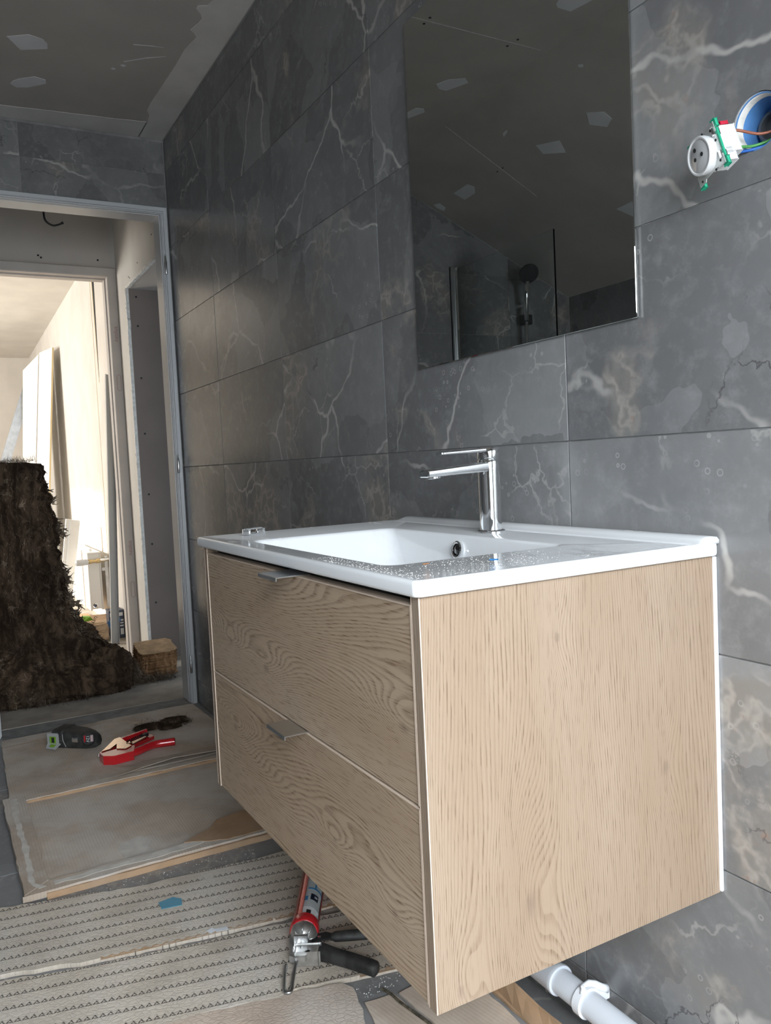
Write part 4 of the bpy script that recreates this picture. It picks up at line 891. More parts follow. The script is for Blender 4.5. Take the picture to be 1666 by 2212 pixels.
for s, w, h, dz, dy in ((0.0, 0.010, 0.010, 0.0, 0.0), (0.008, 0.016, 0.012, 0, 0.0), (0.020, 0.0165, 0.0125, 0, -0.001), (0.045, 0.0125, 0.0125, 0, -0.003), (0.085, 0.0125, 0.0125, 0, -0.006), (0.120, 0.0135, 0.012, 0, -0.010), (0.138, 0.0135, 0.0115, 0, -0.013), (0.141, 0.011, 0.009, 0, -0.013)):
    c = g0 + hx * s + side * (-dy) + Vector((0, 0, dz)); l = []
    for k in range(20):
        a = 2 * math.pi * k / 20; ca, sa = math.cos(a), math.sin(a)
        l.append(c + side * w * math.copysign(abs(ca) ** 0.6, ca) + gu * h * math.copysign(abs(sa) ** 0.6, sa))
    lo.append(l)
obj('grip', MB().rings(lo), M['rubber'], gun, 50)
hx2 = Vector((0.42, 0.905, 0)).normalized(); sd2 = Vector((hx2.y, -hx2.x, 0)); t0 = Vector((1.866, -0.308, 0.034))
obj('trigger_plate', MB().prism([t0 + hx2 * a + sd2 * b for a, b in ((-0.004, -0.006), (0.012, -0.010), (0.030, -0.016), (0.040, -0.010), (0.062, -0.006), (0.062, 0.006), (0.030, 0.008), (0.010, 0.010), (-0.004, 0.006))], (0, 0, 0.0035)), M['black'], gun)
lo = []
for s, w, h in ((0.040, 0.006, 0.005), (0.048, 0.011, 0.009), (0.075, 0.011, 0.010), (0.105, 0.012, 0.010), (0.130, 0.011, 0.009), (0.134, 0.006, 0.005)):
    c = t0 + hx2 * s + Vector((0, 0, 0.001)); lo.append([c + sd2 * w * math.cos(2 * math.pi * k / 16) + gu * h * math.sin(2 * math.pi * k / 16) for k in range(16)])
obj('trigger_lever', MB().rings(lo), M['rubber'], gun, 50)
for a in (0.004, 0.018): obj('rivet', MB().lathe(t0 + hx2 * a + Vector((0, 0, 0.0035)), (0, 0, 1), [(0.0032, 0), (0.0030, 0.0008), (0.0, 0.0013)], 14, True, False), M['chrome'], gun, 40)

# ------------------------------------------------------------------ power tool battery on the carton
bat = thing('tool_battery', 'dusty black power tool battery pack with green catches on the flattened carton', 'battery', (0.30, -0.512, 0.0118))
bc = Vector((0.300, -0.512, 0.0120)); ex = Vector((0.70, 0.714, 0)).normalized(); ey = Vector((-ex.y, ex.x, 0)); ez = Vector((0, 0, 1))
def BP(x, y, z): return bc + ex * x + ey * y + ez * z
lo = []
for x, w, zb, zt in ((-0.078, 0.037, 0.006, 0.058), (-0.074, 0.040, 0.002, 0.063), (-0.035, 0.042, 0.000, 0.064), (-0.030, 0.039, 0.000, 0.060), (0.020, 0.038, 0.000, 0.056), (0.055, 0.034, 0.000, 0.048), (0.078, 0.026, 0.002, 0.038), (0.088, 0.015, 0.006, 0.028)):
    l = []; r = 0.010
    for cy, cz, a0 in ((w - r, zt - r, 0), (-w + r, zt - r, 90), (-w + r, zb + r * .5, 180), (w - r, zb + r * .5, 270)):
        for k in range(4):
            a = math.radians(a0 + 30 * k); rr = r if a0 < 180 else r * .5; l.append(BP(x, cy + rr * math.cos(a), cz + rr * math.sin(a)))
    lo.append(l)
obj('casing', MB().rings(lo), M['rubber'], bat, 35)
for s in (-1, 1):
    y = s * 0.0415; n0 = ey * s
    fr = [BP(-0.088, y, 0.010), BP(-0.048, y, 0.010), BP(-0.044, y, 0.014), BP(-0.044, y, 0.050), BP(-0.048, y, 0.055), BP(-0.088, y, 0.055)]
    inn = [BP(-0.080, y, 0.019), BP(-0.054, y, 0.019), BP(-0.052, y, 0.022), BP(-0.052, y, 0.044), BP(-0.080, y, 0.044)]
    obj('catch_frame', MB().prism(fr, n0 * 0.005, [inn]), M['grey_plastic'], bat)
    obj('catch_button', MB().obox(BP(-0.066, y, 0.0315) + n0 * 0.0025, ex * 0.0125, ey * 0.003, ez * 0.0115, 0.001, 1), M['lime'], bat)
    obj('catch_slot', MB().obox(BP(-0.064, y, 0.032) + n0 * 0.006, ex * 0.005, ey * 0.0012, ez * 0.009), M['dark'], bat)
q0, q1 = BP(-0.088, -0.041, 0.020), BP(-0.038, -0.041, 0.016); dn = (-ey * 0.78 - ez * 0.42)
n2 = (-ey * 0.42 + ez * 0.78).normalized(); a0 = (q1 - q0)
def CQ(s_, t_): return q0 + a0 * s_ + dn * t_
obj('catch_frame', MB().prism([CQ(0, 0), CQ(1, 0), CQ(0.86, 0.030), CQ(0.14, 0.030)], n2 * 0.004, [[CQ(0.22, 0.006), CQ(0.78, 0.006), CQ(0.70, 0.023), CQ(0.28, 0.023)]]), M['grey_plastic'], bat)
obj('catch_button', MB().prism([CQ(0.30, 0.008), CQ(0.72, 0.008), CQ(0.66, 0.022), CQ(0.34, 0.022)], n2 * 0.0022), M['lime'], bat)
obj('end_bracket', MB().obox(BP(-0.083, 0.0, 0.034), ex * 0.006, ey * 0.034, ez * 0.020, 0.003, 2), M['grey_plastic'], bat)
obj('level_window', MB().obox(BP(0.018, -0.0375, 0.034), ex * 0.012, ey * 0.0022, ez * 0.009, 0.0018, 2), M['chrome'], bat, 40)
obj('seam', wire(None, BP(-0.030, -0.0405, 0.052), [BP(-0.028, -0.041, 0.030)], BP(-0.018, -0.0405, 0.008), 0.001), M['grey_plastic'], bat)
ln = (ex * 0.42 - ey * 0.62 + ez * 0.50).normalized(); lx = ez.cross(ln).normalized(); ly = ln.cross(lx)
lc = BP(0.066, -0.0290, 0.034) + ln * 0.0075
obj('label_disc', MB().lathe(lc - ln * 0.014, ln, [(0.0215, 0), (0.0215, 0.0135), (0.0200, 0.0152)], 32), M['black'], bat, 40)
la = -ly; lb = lx                                                    # lettering reads downward
lm = Matrix(((la.x, lb.x, ln.x, 0), (la.y, lb.y, ln.y, 0), (la.z, lb.z, ln.z, 0), (0, 0, 0, 1)))
text_obj('label_lettering', '12V', 0.0150, M['white_plastic'], bat, Matrix.Translation(lc + ln * 0.0014 - lx * 0.0022) @ lm)
obj('label_stripe', MB().obox(lc + ln * 0.0014 - lx * 0.0120 + ly * 0.002, ly * 0.011, lx * 0.0022, ln * 0.0004), M['red'], bat)
obj('label_badge', MB().obox(lc + ln * 0.0014 + lx * 0.0110, ly * 0.011, lx * 0.0042, ln * 0.0004, 0.0003, 1), plain('pink_badge', (0.55, 0.40, 0.40), 0.5), bat)

# ------------------------------------------------------------------ red pipe cutter
cut = thing('pipe_cutter', 'red plastic-pipe cutter with bent tube handle on the flattened carton', 'pipe cutter', (0.49, -0.36, 0.0118))
z0 = 0.0122
def P3(pts, z): return [(x, y, z) for x, y in pts]
obj('jaw', MB().prism(P3([(0.512, -0.474), (0.560, -0.470), (0.580, -0.440), (0.572, -0.375), (0.515, -0.360), (0.508, -0.395), (0.520, -0.440)], z0), (0, 0, 0.030)), M['red'], cut)
obj('jaw', MB().prism(P3([(0.505, -0.472), (0.420, -0.412), (0.440, -0.398), (0.500, -0.425)], z0), (0, 0, 0.026)), M['red'], cut)
obj('blade', MB().prism(P3([(0.520, -0.468), (0.415, -0.408), (0.405, -0.388), (0.520, -0.372), (0.540, -0.395), (0.520, -0.420), (0.470, -0.410), (0.510, -0.440)], z0 + 0.0265), (0, 0, 0.0065)), plain('copper_blade', (0.62, 0.48, 0.38), 0.25, 1.0), cut)
obj('pivot', MB().lathe((0.487, -0.372, z0 + 0.030), (0, 0, 1), [(0.010, 0), (0.010, 0.004), (0.007, 0.005), (0.007, 0.0035), (0.0, 0.0035)], 24, True, False), plain('copper_blade_ring', (0.60, 0.46, 0.36), 0.25, 1.0), cut, 40)
obj('upper_handle', MB().prism(P3([(0.418, -0.402), (0.366, -0.290), (0.372, -0.278), (0.400, -0.270), (0.462, -0.365), (0.455, -0.395)], z0), (0, 0, 0.012)).prism(P3([(0.418, -0.402), (0.366, -0.290), (0.374, -0.287), (0.428, -0.398)], z0 + 0.010), (0, 0, 0.022)), M['red'], cut)
lower = wire(None, (0.552, -0.395, z0 + 0.015), [(0.538, -0.355, z0 + 0.015), (0.512, -0.318, z0 + 0.014), (0.500, -0.290, z0 + 0.0135), (0.505, -0.255, z0 + 0.0135)], (0.512, -0.226, z0 + 0.0135), 0.0135)
obj('lower_handle', lower, M['red'], cut, 50)
obj('handle_end', MB().lathe((0.512, -0.2262, z0 + 0.0135), (0.23, 0.97, 0), [(0.0128, 0), (0.0120, 0.002), (0.010, 0.0025), (0.009, -0.002), (0.0, -0.002)], 20, True, False), plain('dark_red_plastic', (0.22, 0.01, 0.012), 0.4), cut, 40)
obj('link_bar', MB().prism(P3([(0.480, -0.375), (0.440, -0.312), (0.445, -0.306), (0.495, -0.362)], z0 + 0.0265), (0, 0, 0.003)), bpy.data.materials['copper_blade'], cut)
sp = []
for k in range(70):
    a = k * 0.8; c = Vector((0.452, -0.378, z0 + 0.024)) + Vector((-0.052, 0.070, 0)) * (k / 70)
    sp.append(c + Vector((0.8, 0.6, 0)) * 0.0045 * math.cos(a) + Vector((0, 0, 0.0045)) * math.sin(a))
obj('return_spring', MB().tube(sp, 0.0014, 5), M['black'], cut, True)
obj('lock_catch', MB().obox((0.398, -0.302, z0 + 0.020), (0.008, -0.010, 0), (0.006, 0.005, 0), (0, 0, 0.006), 0.001, 1), M['black'], cut)
obj('white_cap', MB().lathe((0.512, -0.4745, z0 + 0.020), (-0.2, -0.97, 0.1), [(0.0065, 0), (0.006, 0.0025), (0.0, 0.003)], 16, True, False), M['white_plastic'], cut, 40)

# ------------------------------------------------------------------ mineral wool
def N3(x, y, z): return mnoise.noise(Vector((x, y, z)))
def strands(name, n, sampler, mat, parent, length=(0.02, 0.06), width=0.0012, seg=5, curl_k=2.2):
    vs, fs = [], []
    for k in range(n):
        p, d, nrm = sampler(); L = random.uniform(*length); d = d.normalized(); w = d.cross(nrm).normalized() * width * random.uniform(0.5, 1.5)
        q = Vector(p); b = len(vs); curl = Vector((random.uniform(-1, 1), random.uniform(-1, 1), random.uniform(-1, 1))) * curl_k
        for i in range(seg + 1):
            ww = w * (1 - 0.75 * i / seg) * (0.7 + 0.6 * random.random())
            vs += [q - ww, q + ww]; q = q + d * (L / seg); d = (d + curl / seg).normalized()
        for i in range(seg): fs.append((b + 2 * i, b + 2 * i + 1, b + 2 * i + 3, b + 2 * i + 2))
    me = bpy.data.meshes.new(name); me.from_pydata([tuple(v) for v in vs], [], fs); me.materials.append(mat)
    o = link(bpy.data.objects.new(name, me), parent); o['kind'] = 'stuff'; return o
wool = thing('wool_batt', 'tall dark brown mineral wool batt slumped on the hallway floor', 'insulation', (-0.65, -0.55, 0.0))
PROFILE = [(0.0, -0.215, -0.385), (0.05, -0.185, -0.370), (0.10, -0.200, -0.385), (0.16, -0.235, -0.430), (0.22, -0.280, -0.475), (0.28, -0.345, -0.510), (0.34, -0.395, -0.530), (0.45, -0.415, -0.545), (0.60, -0.420, -0.550), (0.75, -0.425, -0.555), (0.88, -0.440, -0.560), (0.96, -0.462, -0.560), (1.02, -0.470, -0.562)]
def prof_at(z):
    for (a, ya, xa), (b, yb, xb) in zip(PROFILE, PROFILE[1:]):
        if z <= b:
            t = (z - a) / (b - a); t = t * t * (3 - 2 * t) if False else t; return ya + (yb - ya) * t, xa + (xb - xa) * t
    return PROFILE[-1][1:]
YL, XB = -1.05, -0.95
def wool_pt(u, z):
    """u in 0..1 round the section (front face, right side, back), z height"""
    yr, xf = prof_at(z); W = yr - YL; D = xf - XB; P = [(xf, YL), (xf, yr), (XB, yr), (XB, YL)]
    seg = [W, D, W, D]; tot = sum(seg); s = u * tot; i = 0
    while i < 3 and s > seg[i]: s -= seg[i]; i += 1
    a, b = P[i], P[(i + 1) % 4]; t = min(1, s / seg[i]); x, y = a[0] + (b[0] - a[0]) * t, a[1] + (b[1] - a[1]) * t
    n = [Vector((1, 0, 0)), Vector((0, 1, 0)), Vector((-1, 0, 0)), Vector((0, -1, 0))][i]
    # round the front right corner
    if i == 0 and t * W > W - 0.06: k = (t * W - (W - 0.06)) / 0.06; x -= 0.035 * k * k; n = Vector((1, 0.7 * k, 0)).normalized()
    if i == 1 and t * D < 0.06: k = 1 - t * D / 0.06; y -= 0.012 * k * k; x -= 0.0
    fold = 0.030 * N3(y * 7 + x * 5, z * 2.2, 1.3) + 0.016 * N3(y * 26, z * 5, x * 26) + 0.011 * N3(y * 60, z * 22, x * 60) + 0.0035 * N3(y * 160, z * 60, x * 160)
    low = max(0, 1 - z / 0.30)
    fold += low * (0.026 * N3(y * 11 - z * 14, z * 11 + y * 6, 5.1) + 0.014 * N3(y * 30 - z * 40, z * 32 + y * 18, 9.1))
    if i == 1 or (i == 0 and t * W > W - 0.1): fold += 0.020 * N3(z * 13, 3.3, x * 4) + 0.016 * N3(z * 34, 7.7, y * 8) + 0.010 * N3(z * 80, 2.7, x * 20)
    p = Vector((x, y, z)) + n * fold; p.z = max(0.002, z + 0.012 * N3(x * 9, y * 9, z * 9) * (0.3 + (z > 0.9))); return p, n
NU, NZ = 230, 110; loops = []
for j in range(NZ + 1):
    z = 1.02 * j / NZ; loops.append([wool_pt(i / NU, z)[0] for i in range(NU)])
mb = MB(); mb.rings(loops, True, False)
yr, xf = prof_at(1.02)
top = []
for f in (0.8, 0.5, 0.2, 0.02):
    cxy = Vector(((xf + XB) / 2, (yr + YL) / 2, 0)); top.append([Vector((cxy.x + (p.x - cxy.x) * f, cxy.y + (p.y - cxy.y) * f, p.z + 0.022 * (1 - f) + 0.014 * N3(p.x * f * 30, p.y * f * 30, 2.0))) for p in loops[-1]])
mb.rings([loops[-1]] + top, False, True)
obj('batt_body', mb, M['wool'], wool, True)
def s_front():
    u = random.uniform(0.0, 0.52); z = random.uniform(0.0, 1.0) ** 1.2 * 1.01; p, n = wool_pt(u, z)
    d = Vector((random.gauss(0, .25), random.gauss(0, .35), -1)) if z > 0.25 else Vector((random.gauss(0.4, .5), random.gauss(0.5, .7), random.gauss(-0.3, .4)))
    return p + n * random.uniform(-0.001, 0.002), d + n * random.uniform(-0.25, 0.06), n
strands('loose_fibre', 5000, s_front, M['wool_fibre'], wool, (0.010, 0.034), 0.0014, 6, 1.6)
def s_edge():
    z = random.uniform(0.1, 1.0); p, n = wool_pt(random.uniform(0.30, 0.42), z)
    return p, Vector((random.gauss(0.1, .4), 0.8 + random.gauss(0, .4), random.gauss(-0.1, .6))), Vector((1, 0, 0))
strands('edge_fibre', 320, s_edge, M['wool_tan'], wool, (0.008, 0.026), 0.0022, 7, 4.0)
# torn tufts hanging off the right edge: clumps of curled fibres
TUFTS = ((0.905, 0.010, 0.020), (0.86, 0.006, 0.018), (0.735, 0.012, 0.024), (0.70, 0.022, 0.018), (0.545, 0.008, 0.022), (0.525, 0.020, 0.018), (0.49, 0.016, 0.020), (0.415, 0.014, 0.020), (0.38, 0.030, 0.020), (0.335, 0.022, 0.022))
def s_tufts():
    z, yo, s = random.choice(TUFTS); p = wool_pt(0.335, z)[0]
    q = p + Vector((random.gauss(0, s * 0.4), yo * random.uniform(-0.6, 1.3), random.gauss(0, s * 0.45)))
    return q, Vector((random.gauss(0, .5), random.gauss(0.5, .8), random.gauss(-0.3, .7))), Vector((1, 0.2, 0))
strands('torn_tuft', 420, s_tufts, M['wool_tan'], wool, (0.018, 0.045), 0.0042, 9, 3.2)
FLAKES = [(random.uniform(-0.70, -0.25), random.uniform(0.03, 0.45) ** 1.0, random.uniform(0.008, 0.018)) for k in range(16)] + [(random.uniform(-0.72, -0.45), random.uniform(0.45, 0.95), random.uniform(0.006, 0.012)) for k in range(8)]
def s_flake():
    y, z, sz = random.choice(FLAKES); y = min(y, prof_at(z)[0] - 0.03); u = (y - YL) / (2 * (prof_at(z)[0] - YL) + 2 * (prof_at(z)[1] - XB)); p, n = wool_pt(max(0.0, u), max(0.01, z + random.gauss(0, sz * 0.35)))
    return p + Vector((0.003, random.gauss(0, sz * 0.5), 0)), Vector((0.05, random.gauss(0.4, .8), random.gauss(-0.2, .6))), n
strands('pale_wisp', 260, s_flake, M['wool_tan'], wool, (0.012, 0.032), 0.0030, 7, 2.2)
def s_top():
    return Vector((random.uniform(XB + 0.1, -0.57), random.uniform(-0.95, -0.49), 1.025 + random.uniform(0, 0.012))), Vector((random.gauss(0, 1), random.gauss(0, 1), 0.35)), Vector((0, 0, 1))
strands('top_fibre', 1200, s_top, plain('lit_wool_fibre', (0.40, 0.34, 0.28), 1.0), wool, (0.015, 0.05), 0.0012)  # light on the batt's top is put into this paler fibre colour
def lump(parent, name, c, half, mat, seed, nu=70, nv=34, amp=1.0, stretch=(1, 1, 1), power=0.7, zmin=0.0015):
    lo = []
    for j in range(nv + 1):
        t = math.pi * (j / nv) - math.pi / 2; l = []
        for i in range(nu):
            a = 2 * math.pi * i / nu; cs = lambda v: math.copysign(abs(v) ** power, v)
            d = Vector((cs(math.cos(t)) * cs(math.cos(a)), cs(math.cos(t)) * cs(math.sin(a)), cs(math.sin(t))))
            f = 1 + amp * (0.22 * N3(d.x * 2.2 * stretch[0] + seed, d.y * 2.2 * stretch[1], d.z * 2.2 * stretch[2]) + 0.14 * N3(d.x * 6 * stretch[0], d.y * 6 * stretch[1] + seed, d.z * 6 * stretch[2]) + 0.07 * N3(d.x * 18, d.y * 18, d.z * 18 * stretch[2] + seed))
            l.append(Vector((c[0] + d.x * half[0] * f, c[1] + d.y * half[1] * f, max(zmin, c[2] + d.z * half[2] * f))))
        lo.append(l)
    return obj(name, MB().rings(lo), mat, parent, True)
lump(wool, 'slumped_fold', (-0.45, -0.275, 0.085), (0.105, 0.10, 0.105), M['wool'], 3.0)
lump(wool, 'slumped_fold', (-0.46, -0.225, 0.075), (0.075, 0.06, 0.08), M['wool'], 8.0)
lump(wool, 'slumped_fold', (-0.43, -0.42, 0.06), (0.10, 0.20, 0.07), M['wool'], 14.0)
def s_low():
    a = random.uniform(0, 6.28); c = random.choice(((-0.47, -0.245, 0.10, 0.115), (-0.46, -0.225, 0.08, 0.065), (-0.43, -0.42, 0.10, 0.19), (-0.40, -0.60, 0.05, 0.16)))
    rr = random.uniform(0.75, 1.08); h = max(0.004, 0.17 * math.sqrt(max(0, 1.17 - rr * rr)) * random.uniform(0.5, 1))
    return Vector((c[0] + c[2] * rr * math.cos(a), c[1] + c[3] * rr * math.sin(a), h if c[1] > -0.4 else h * 0.6)), Vector((math.cos(a) + random.gauss(0, .8), math.sin(a) + random.gauss(0, .8), random.gauss(-0.2, .4))), Vector((0.3, 0, 1))
strands('loose_fibre', 3500, s_low, M['wool_fibre'], wool, (0.012, 0.05), 0.0011)
def s_floor():
    y = random.uniform(-0.72, -0.2); x = -0.375 + 0.02 * math.sin(y * 30) + random.uniform(-0.02, 0.015) - 0.1 * max(0, y + 0.35)
    return Vector((x, y, 0.003 + random.uniform(0, 0.004))), Vector((random.gauss(0.6, .6), random.gauss(0, .9), 0.05)), Vector((0, 0, 1))
strands('floor_fibre', 500, s_floor, M['wool_fibre'], wool, (0.015, 0.05), 0.0012)
# orange-brown offcut lying against the wall
off = thing('wool_offcut', 'orange-brown layered wool offcut on the hallway floor beside the big batt', 'insulation', (-0.68, -0.03, 0.0))
lo = []
oc0 = Vector((-0.625, -0.030, 0))
for j in range(29):
    z = 0.125 * j / 28; l = []
    for i in range(90):
        a = 2 * math.pi * i / 90; cs = lambda v: math.copysign(abs(v) ** 0.35, v)
        lay = 0.008 * N3(z * 160, a * 2, 1) + 0.005 * N3(z * 340, a * 9, 4) + 0.006 * N3(a * 9, z * 30, 8)
        l.append(oc0 + Vector((cs(math.cos(a)) * (0.090 + lay), cs(math.sin(a)) * (0.088 + lay) + 0.06 * z, z + (0.16 * (cs(math.cos(a)) * -0.09) * (z / 0.125)) + 0.0)))
    lo.append(l)
mb = MB(); mb.rings(lo); obj('offcut_body', mb, M['wool_block'], off, 60)
mb = MB()
obj('offcut_skin', MB().rings([[p + Vector((0, 0, 0.0008)) for p in lo[-1]], [p + Vector((0, 0, 0.0022)) for p in lo[-1]]]), plain('wool_facing', (0.42, 0.28, 0.16), 0.9, var=0.2, scale=30), off)
def s_off():
    y = random.uniform(-0.19, 0.0); return Vector((-0.47 + random.uniform(-0.06, 0.04) , y + random.uniform(-0.02, 0.04), random.uniform(0.003, 0.018))), Vector((random.gauss(0.2, .5), random.gauss(0.3, .9), 0.1)), Vector((0, 0, 1))
strands('loose_fibre', 700, s_off, M['wool_fibre'], off, (0.02, 0.07), 0.0014)
# tuft of wool on the carton
tf = thing('wool_tuft', 'torn dark wool tuft on the far right end of the flattened carton', 'insulation', (0.27, -0.20, 0.0118))
for c, h, s in (((0.265, -0.255, 0.0175), (0.030, 0.055, 0.010), 2.0), ((0.250, -0.165, 0.0180), (0.026, 0.050, 0.012), 5.0), ((0.310, -0.190, 0.0165), (0.020, 0.040, 0.008), 9.0)):
    lump(tf, 'tuft', c, h, M['wool'], s, 40, 16, zmin=0.0119)
def s_tuft():
    y = random.uniform(-0.31, -0.11); return Vector((0.27 + random.gauss(0, .025), y, 0.0135 + random.uniform(0, 0.012))), Vector((random.gauss(0.2, .5), random.gauss(0.2, 1), 0.1)), Vector((0, 0, 1))
strands('loose_fibre', 900, s_tuft, M['wool_fibre'], tf, (0.008, 0.026), 0.0011)

# ------------------------------------------------------------------ hallway cable
hc0 = [(-0.6, -0.392, 2.425), (-0.6, -0.390, 2.25), (-0.6, -0.386, 2.13), (-0.6, -0.380, 2.085), (-0.6, -0.352, 2.066), (-0.6, -0.325, 2.072), (-0.6, -0.312, 2.079)]
cb = thing('hanging_cable', 'short dark cable end curling down from the hallway ceiling', 'cable', (-0.6, -0.39, 2.42))
obj('cable_sheath', wire(None, hc0[0], hc0[1:-1], hc0[-1], 0.0045), M['black'], cb, True)
obj('cable_tip', MB().lathe(hc0[-1], (0, 0.85, 0.5), [(0.0055, -0.002), (0.0055, 0.006)], 12), M['dark'], cb)

# ------------------------------------------------------------------ things in the bedroom
def slab(name, quad, th, mat, label, cat, edge=None, edge_mat=None):
    """leaning board: quad = front face corners, thickness along the inward normal"""
    q = [Vector(p) for p in quad]; n = (q[1] - q[0]).cross(q[3] - q[0]).normalized()
    if n.y < 0: n = -n
    r = thing(name, label, cat, tuple(min(q, key=lambda p: p.z)), 'plasterboard sheets in the bedroom')
    obj('panel', MB().prism(q, n * th), mat, r)
    if edge_mat is not None:
        a, b = q[edge[0]], q[edge[1]]; c = sum(q, Vector()) / 4; o = ((a + b) / 2 - c).normalized()
        obj('edge_strip', MB().prism([a + o * 0.0006, b + o * 0.0006, b + o * 0.0006 + n * th, a + o * 0.0006 + n * th], o * 0.0012), edge_mat, r)
    return r
slab('plasterboard_sheet', [(-3.50, -0.200, 0.003), (-3.50, -0.026, 1.962), (-3.90, -0.076, 1.975), (-3.90, -0.250, 0.003)], 0.0125, M['white_panel'], 'tall white plasterboard sheet leaning on the bedroom wall, nearer of the two', 'board', (0, 1), M['yellow_edge'])
slab('plasterboard_sheet', [(-3.92, -0.262, 0.003), (-3.92, -0.082, 1.965), (-4.30, -0.172, 1.880), (-4.30, -0.300, 0.003)], 0.0125, M['white_panel'], 'white plasterboard sheet leaning behind the taller sheet in the bedroom', 'board')
rail = thing('metal_rail', 'grey metal stud rail leaning behind the white plasterboard sheets', 'rail', (-4.55, -0.55, 0.0))
a, b = Vector((-4.70, -0.72, 0.005)), Vector((-4.60, -0.105, 1.80)); d = (b - a).normalized(); w = Vector((0, 1, 0)).cross(d).normalized()
sd = d.cross(w).normalized()
obj('web', MB().obox((a + b) / 2, d * (b - a).length / 2, sd * 0.038, w * 0.0015), M['steel'], rail)
for s in (-1, 1): obj('flange', MB().obox((a + b) / 2 + sd * 0.038 * s + w * 0.012, d * (b - a).length / 2, sd * 0.0012, w * 0.0135), M['steel'], rail)
post = thing('metal_stud', 'tall grey metal stud leaning in the bedroom beside the door frame', 'stud', (-1.46, -0.065, 0.0))
a, b = Vector((-1.455, -0.062, 0.002)), Vector((-1.50, 0.012, 1.520)); d = (b - a).normalized(); w = d.cross(Vector((0, 1, 0))).normalized(); sd = w.cross(d).normalized()
obj('web', MB().obox((a + b) / 2, d * (b - a).length / 2, sd * 0.0215, w * 0.0012), M['grey_plastic'], post)
for s in (-1, 1): obj('flange', MB().obox((a + b) / 2 + sd * 0.0205 * s - w * 0.012, d * (b - a).length / 2, sd * 0.0010, w * 0.0125), M['grey_plastic'], post)
rad = thing('radiator', 'white panel radiator with a brass valve low on the bedroom wall', 'radiator', (-2.4, -0.05, 0.10))
obj('front_panel', MB().box((-2.95, -0.098, 0.115), (-2.00, -0.086, 0.470), 0.004, 2), M['radiator'], rad)
obj('rear_panel', MB().box((-2.95, -0.030, 0.115), (-2.00, -0.018, 0.470), 0.004, 2), M['radiator'], rad)
obj('side_cover', MB().box((-2.0, -0.099, 0.125), (-1.995, -0.030, 0.468), 0.002, 1), M['radiator'], rad)
obj('top_grille', MB().box((-2.95, -0.100, 0.468), (-1.995, -0.018, 0.480), 0.003, 1), M['radiator'], rad)
obj('wall_bracket', MB().box((-1.998, 0.000, 0.13), (-1.985, 0.022, 0.45), 0.002, 1), M['steel'], rad)
obj('wall_bracket', MB().box((-1.998, -0.018, 0.36), (-1.99, 0.029, 0.38), 0.001, 1), M['steel'], rad)
obj('bleed_plug', MB().lathe((-1.995, -0.070, 0.145), (1, 0, 0), [(0.016, 0), (0.016, 0.004), (0.012, 0.006), (0.009, 0.003), (0, 0.003)], 24, True, False), M['chrome'], rad, 40)
obj('bleed_plug', MB().lathe((-2.10, -0.065, 0.478), (0, 0, 1), [(0.014, 0), (0.014, 0.018), (0.010, 0.022)], 20), M['white_plastic'], rad, 40)
obj('valve_head', MB().lathe((-1.975, -0.110, 0.425), (0.15, -1, 0), [(0.017, -0.01), (0.019, 0.0), (0.021, 0.030), (0.019, 0.060), (0.012, 0.066), (0, 0.068)], 28, True, False), M['white_plastic'], rad, 40)
obj('valve_body', MB().lathe((-1.975, -0.110, 0.425), (-0.1, 1, 0.02), [(0.010, 0.005), (0.014, 0.012), (0.014, 0.030), (0.011, 0.034), (0.011, 0.06), (0.015, 0.064), (0.015, 0.08), (0.009, 0.084), (0.009, 0.136)], 24), M['brass'], rad, 40)
obj('supply_pipe', MB().tube([(-1.982, -0.030, 0.428), (-1.985, 0.029, 0.43)], 0.008, 16), M['chrome'], rad, 40)
pk = thing('wrapped_panel', 'slim white wrapped panel leaning in front of the bedroom radiator', 'panel', (-2.2, -0.25, 0.0))
q = [Vector(p) for p in ((-2.20, -0.275, 0.0088), (-2.20, -0.205, 0.0088), (-2.20, -0.095, 0.672), (-2.20, -0.180, 0.688))]
obj('panel', MB().prism(q, (-0.05, 0.004, 0.0)), M['white_panel'], pk)
obj('wrap_edge', MB().prism([q[1] + Vector((0.001, -0.055, 0)), q[1] + Vector((0.001, -0.051, 0)), q[2] + Vector((0.001, -0.060, 0)), q[2] + Vector((0.001, -0.064, 0))], (0.002, 0, 0)), M['sealant'], pk)
cs = thing('cardboard_piece', 'flat cardboard pieces on the bedroom floor below the radiator', 'cardboard', (-1.95, -0.1, 0.0))
cpart('flat_sheet', [(-2.7, -0.40), (-1.75, -0.30), (-1.72, -0.02), (-2.6, -0.03)], 0.001, 0.008, M['card_raw'], cs)
obj('folded_sheet', MB().prism([(-1.76, -0.19, 0.010), (-1.74, -0.02, 0.010), (-1.98, -0.015, 0.085), (-2.05, -0.22, 0.080)], (0.004, 0, 0.006)), M['card_raw'], cs)
bag = thing('paper_bag', 'crumpled brown paper bag on the bedroom floor beside the metal stud', 'bag', (-1.62, -0.12, 0.01))
lo = []
for j in range(15):
    t = j / 14; l = []
    for i in range(40):
        a = 2 * math.pi * i / 40; cs_ = lambda v: math.copysign(abs(v) ** 0.45, v)
        f = 1 + 0.16 * N3(math.cos(a) * 2.3, math.sin(a) * 2.3, t * 4) + 0.06 * N3(a * 4, t * 9, 1)
        l.append((-1.60 + cs_(math.cos(a)) * 0.055 * f * (1 - 0.25 * t), -0.130 + cs_(math.sin(a)) * 0.060 * f * (1 - 0.12 * t), 0.012 + 0.098 * t + 0.01 * N3(a * 2, t * 3, 6) * t))
    lo.append(l)
obj('bag_body', MB().rings(lo, True, False), M['paper_bag'], bag, 25)
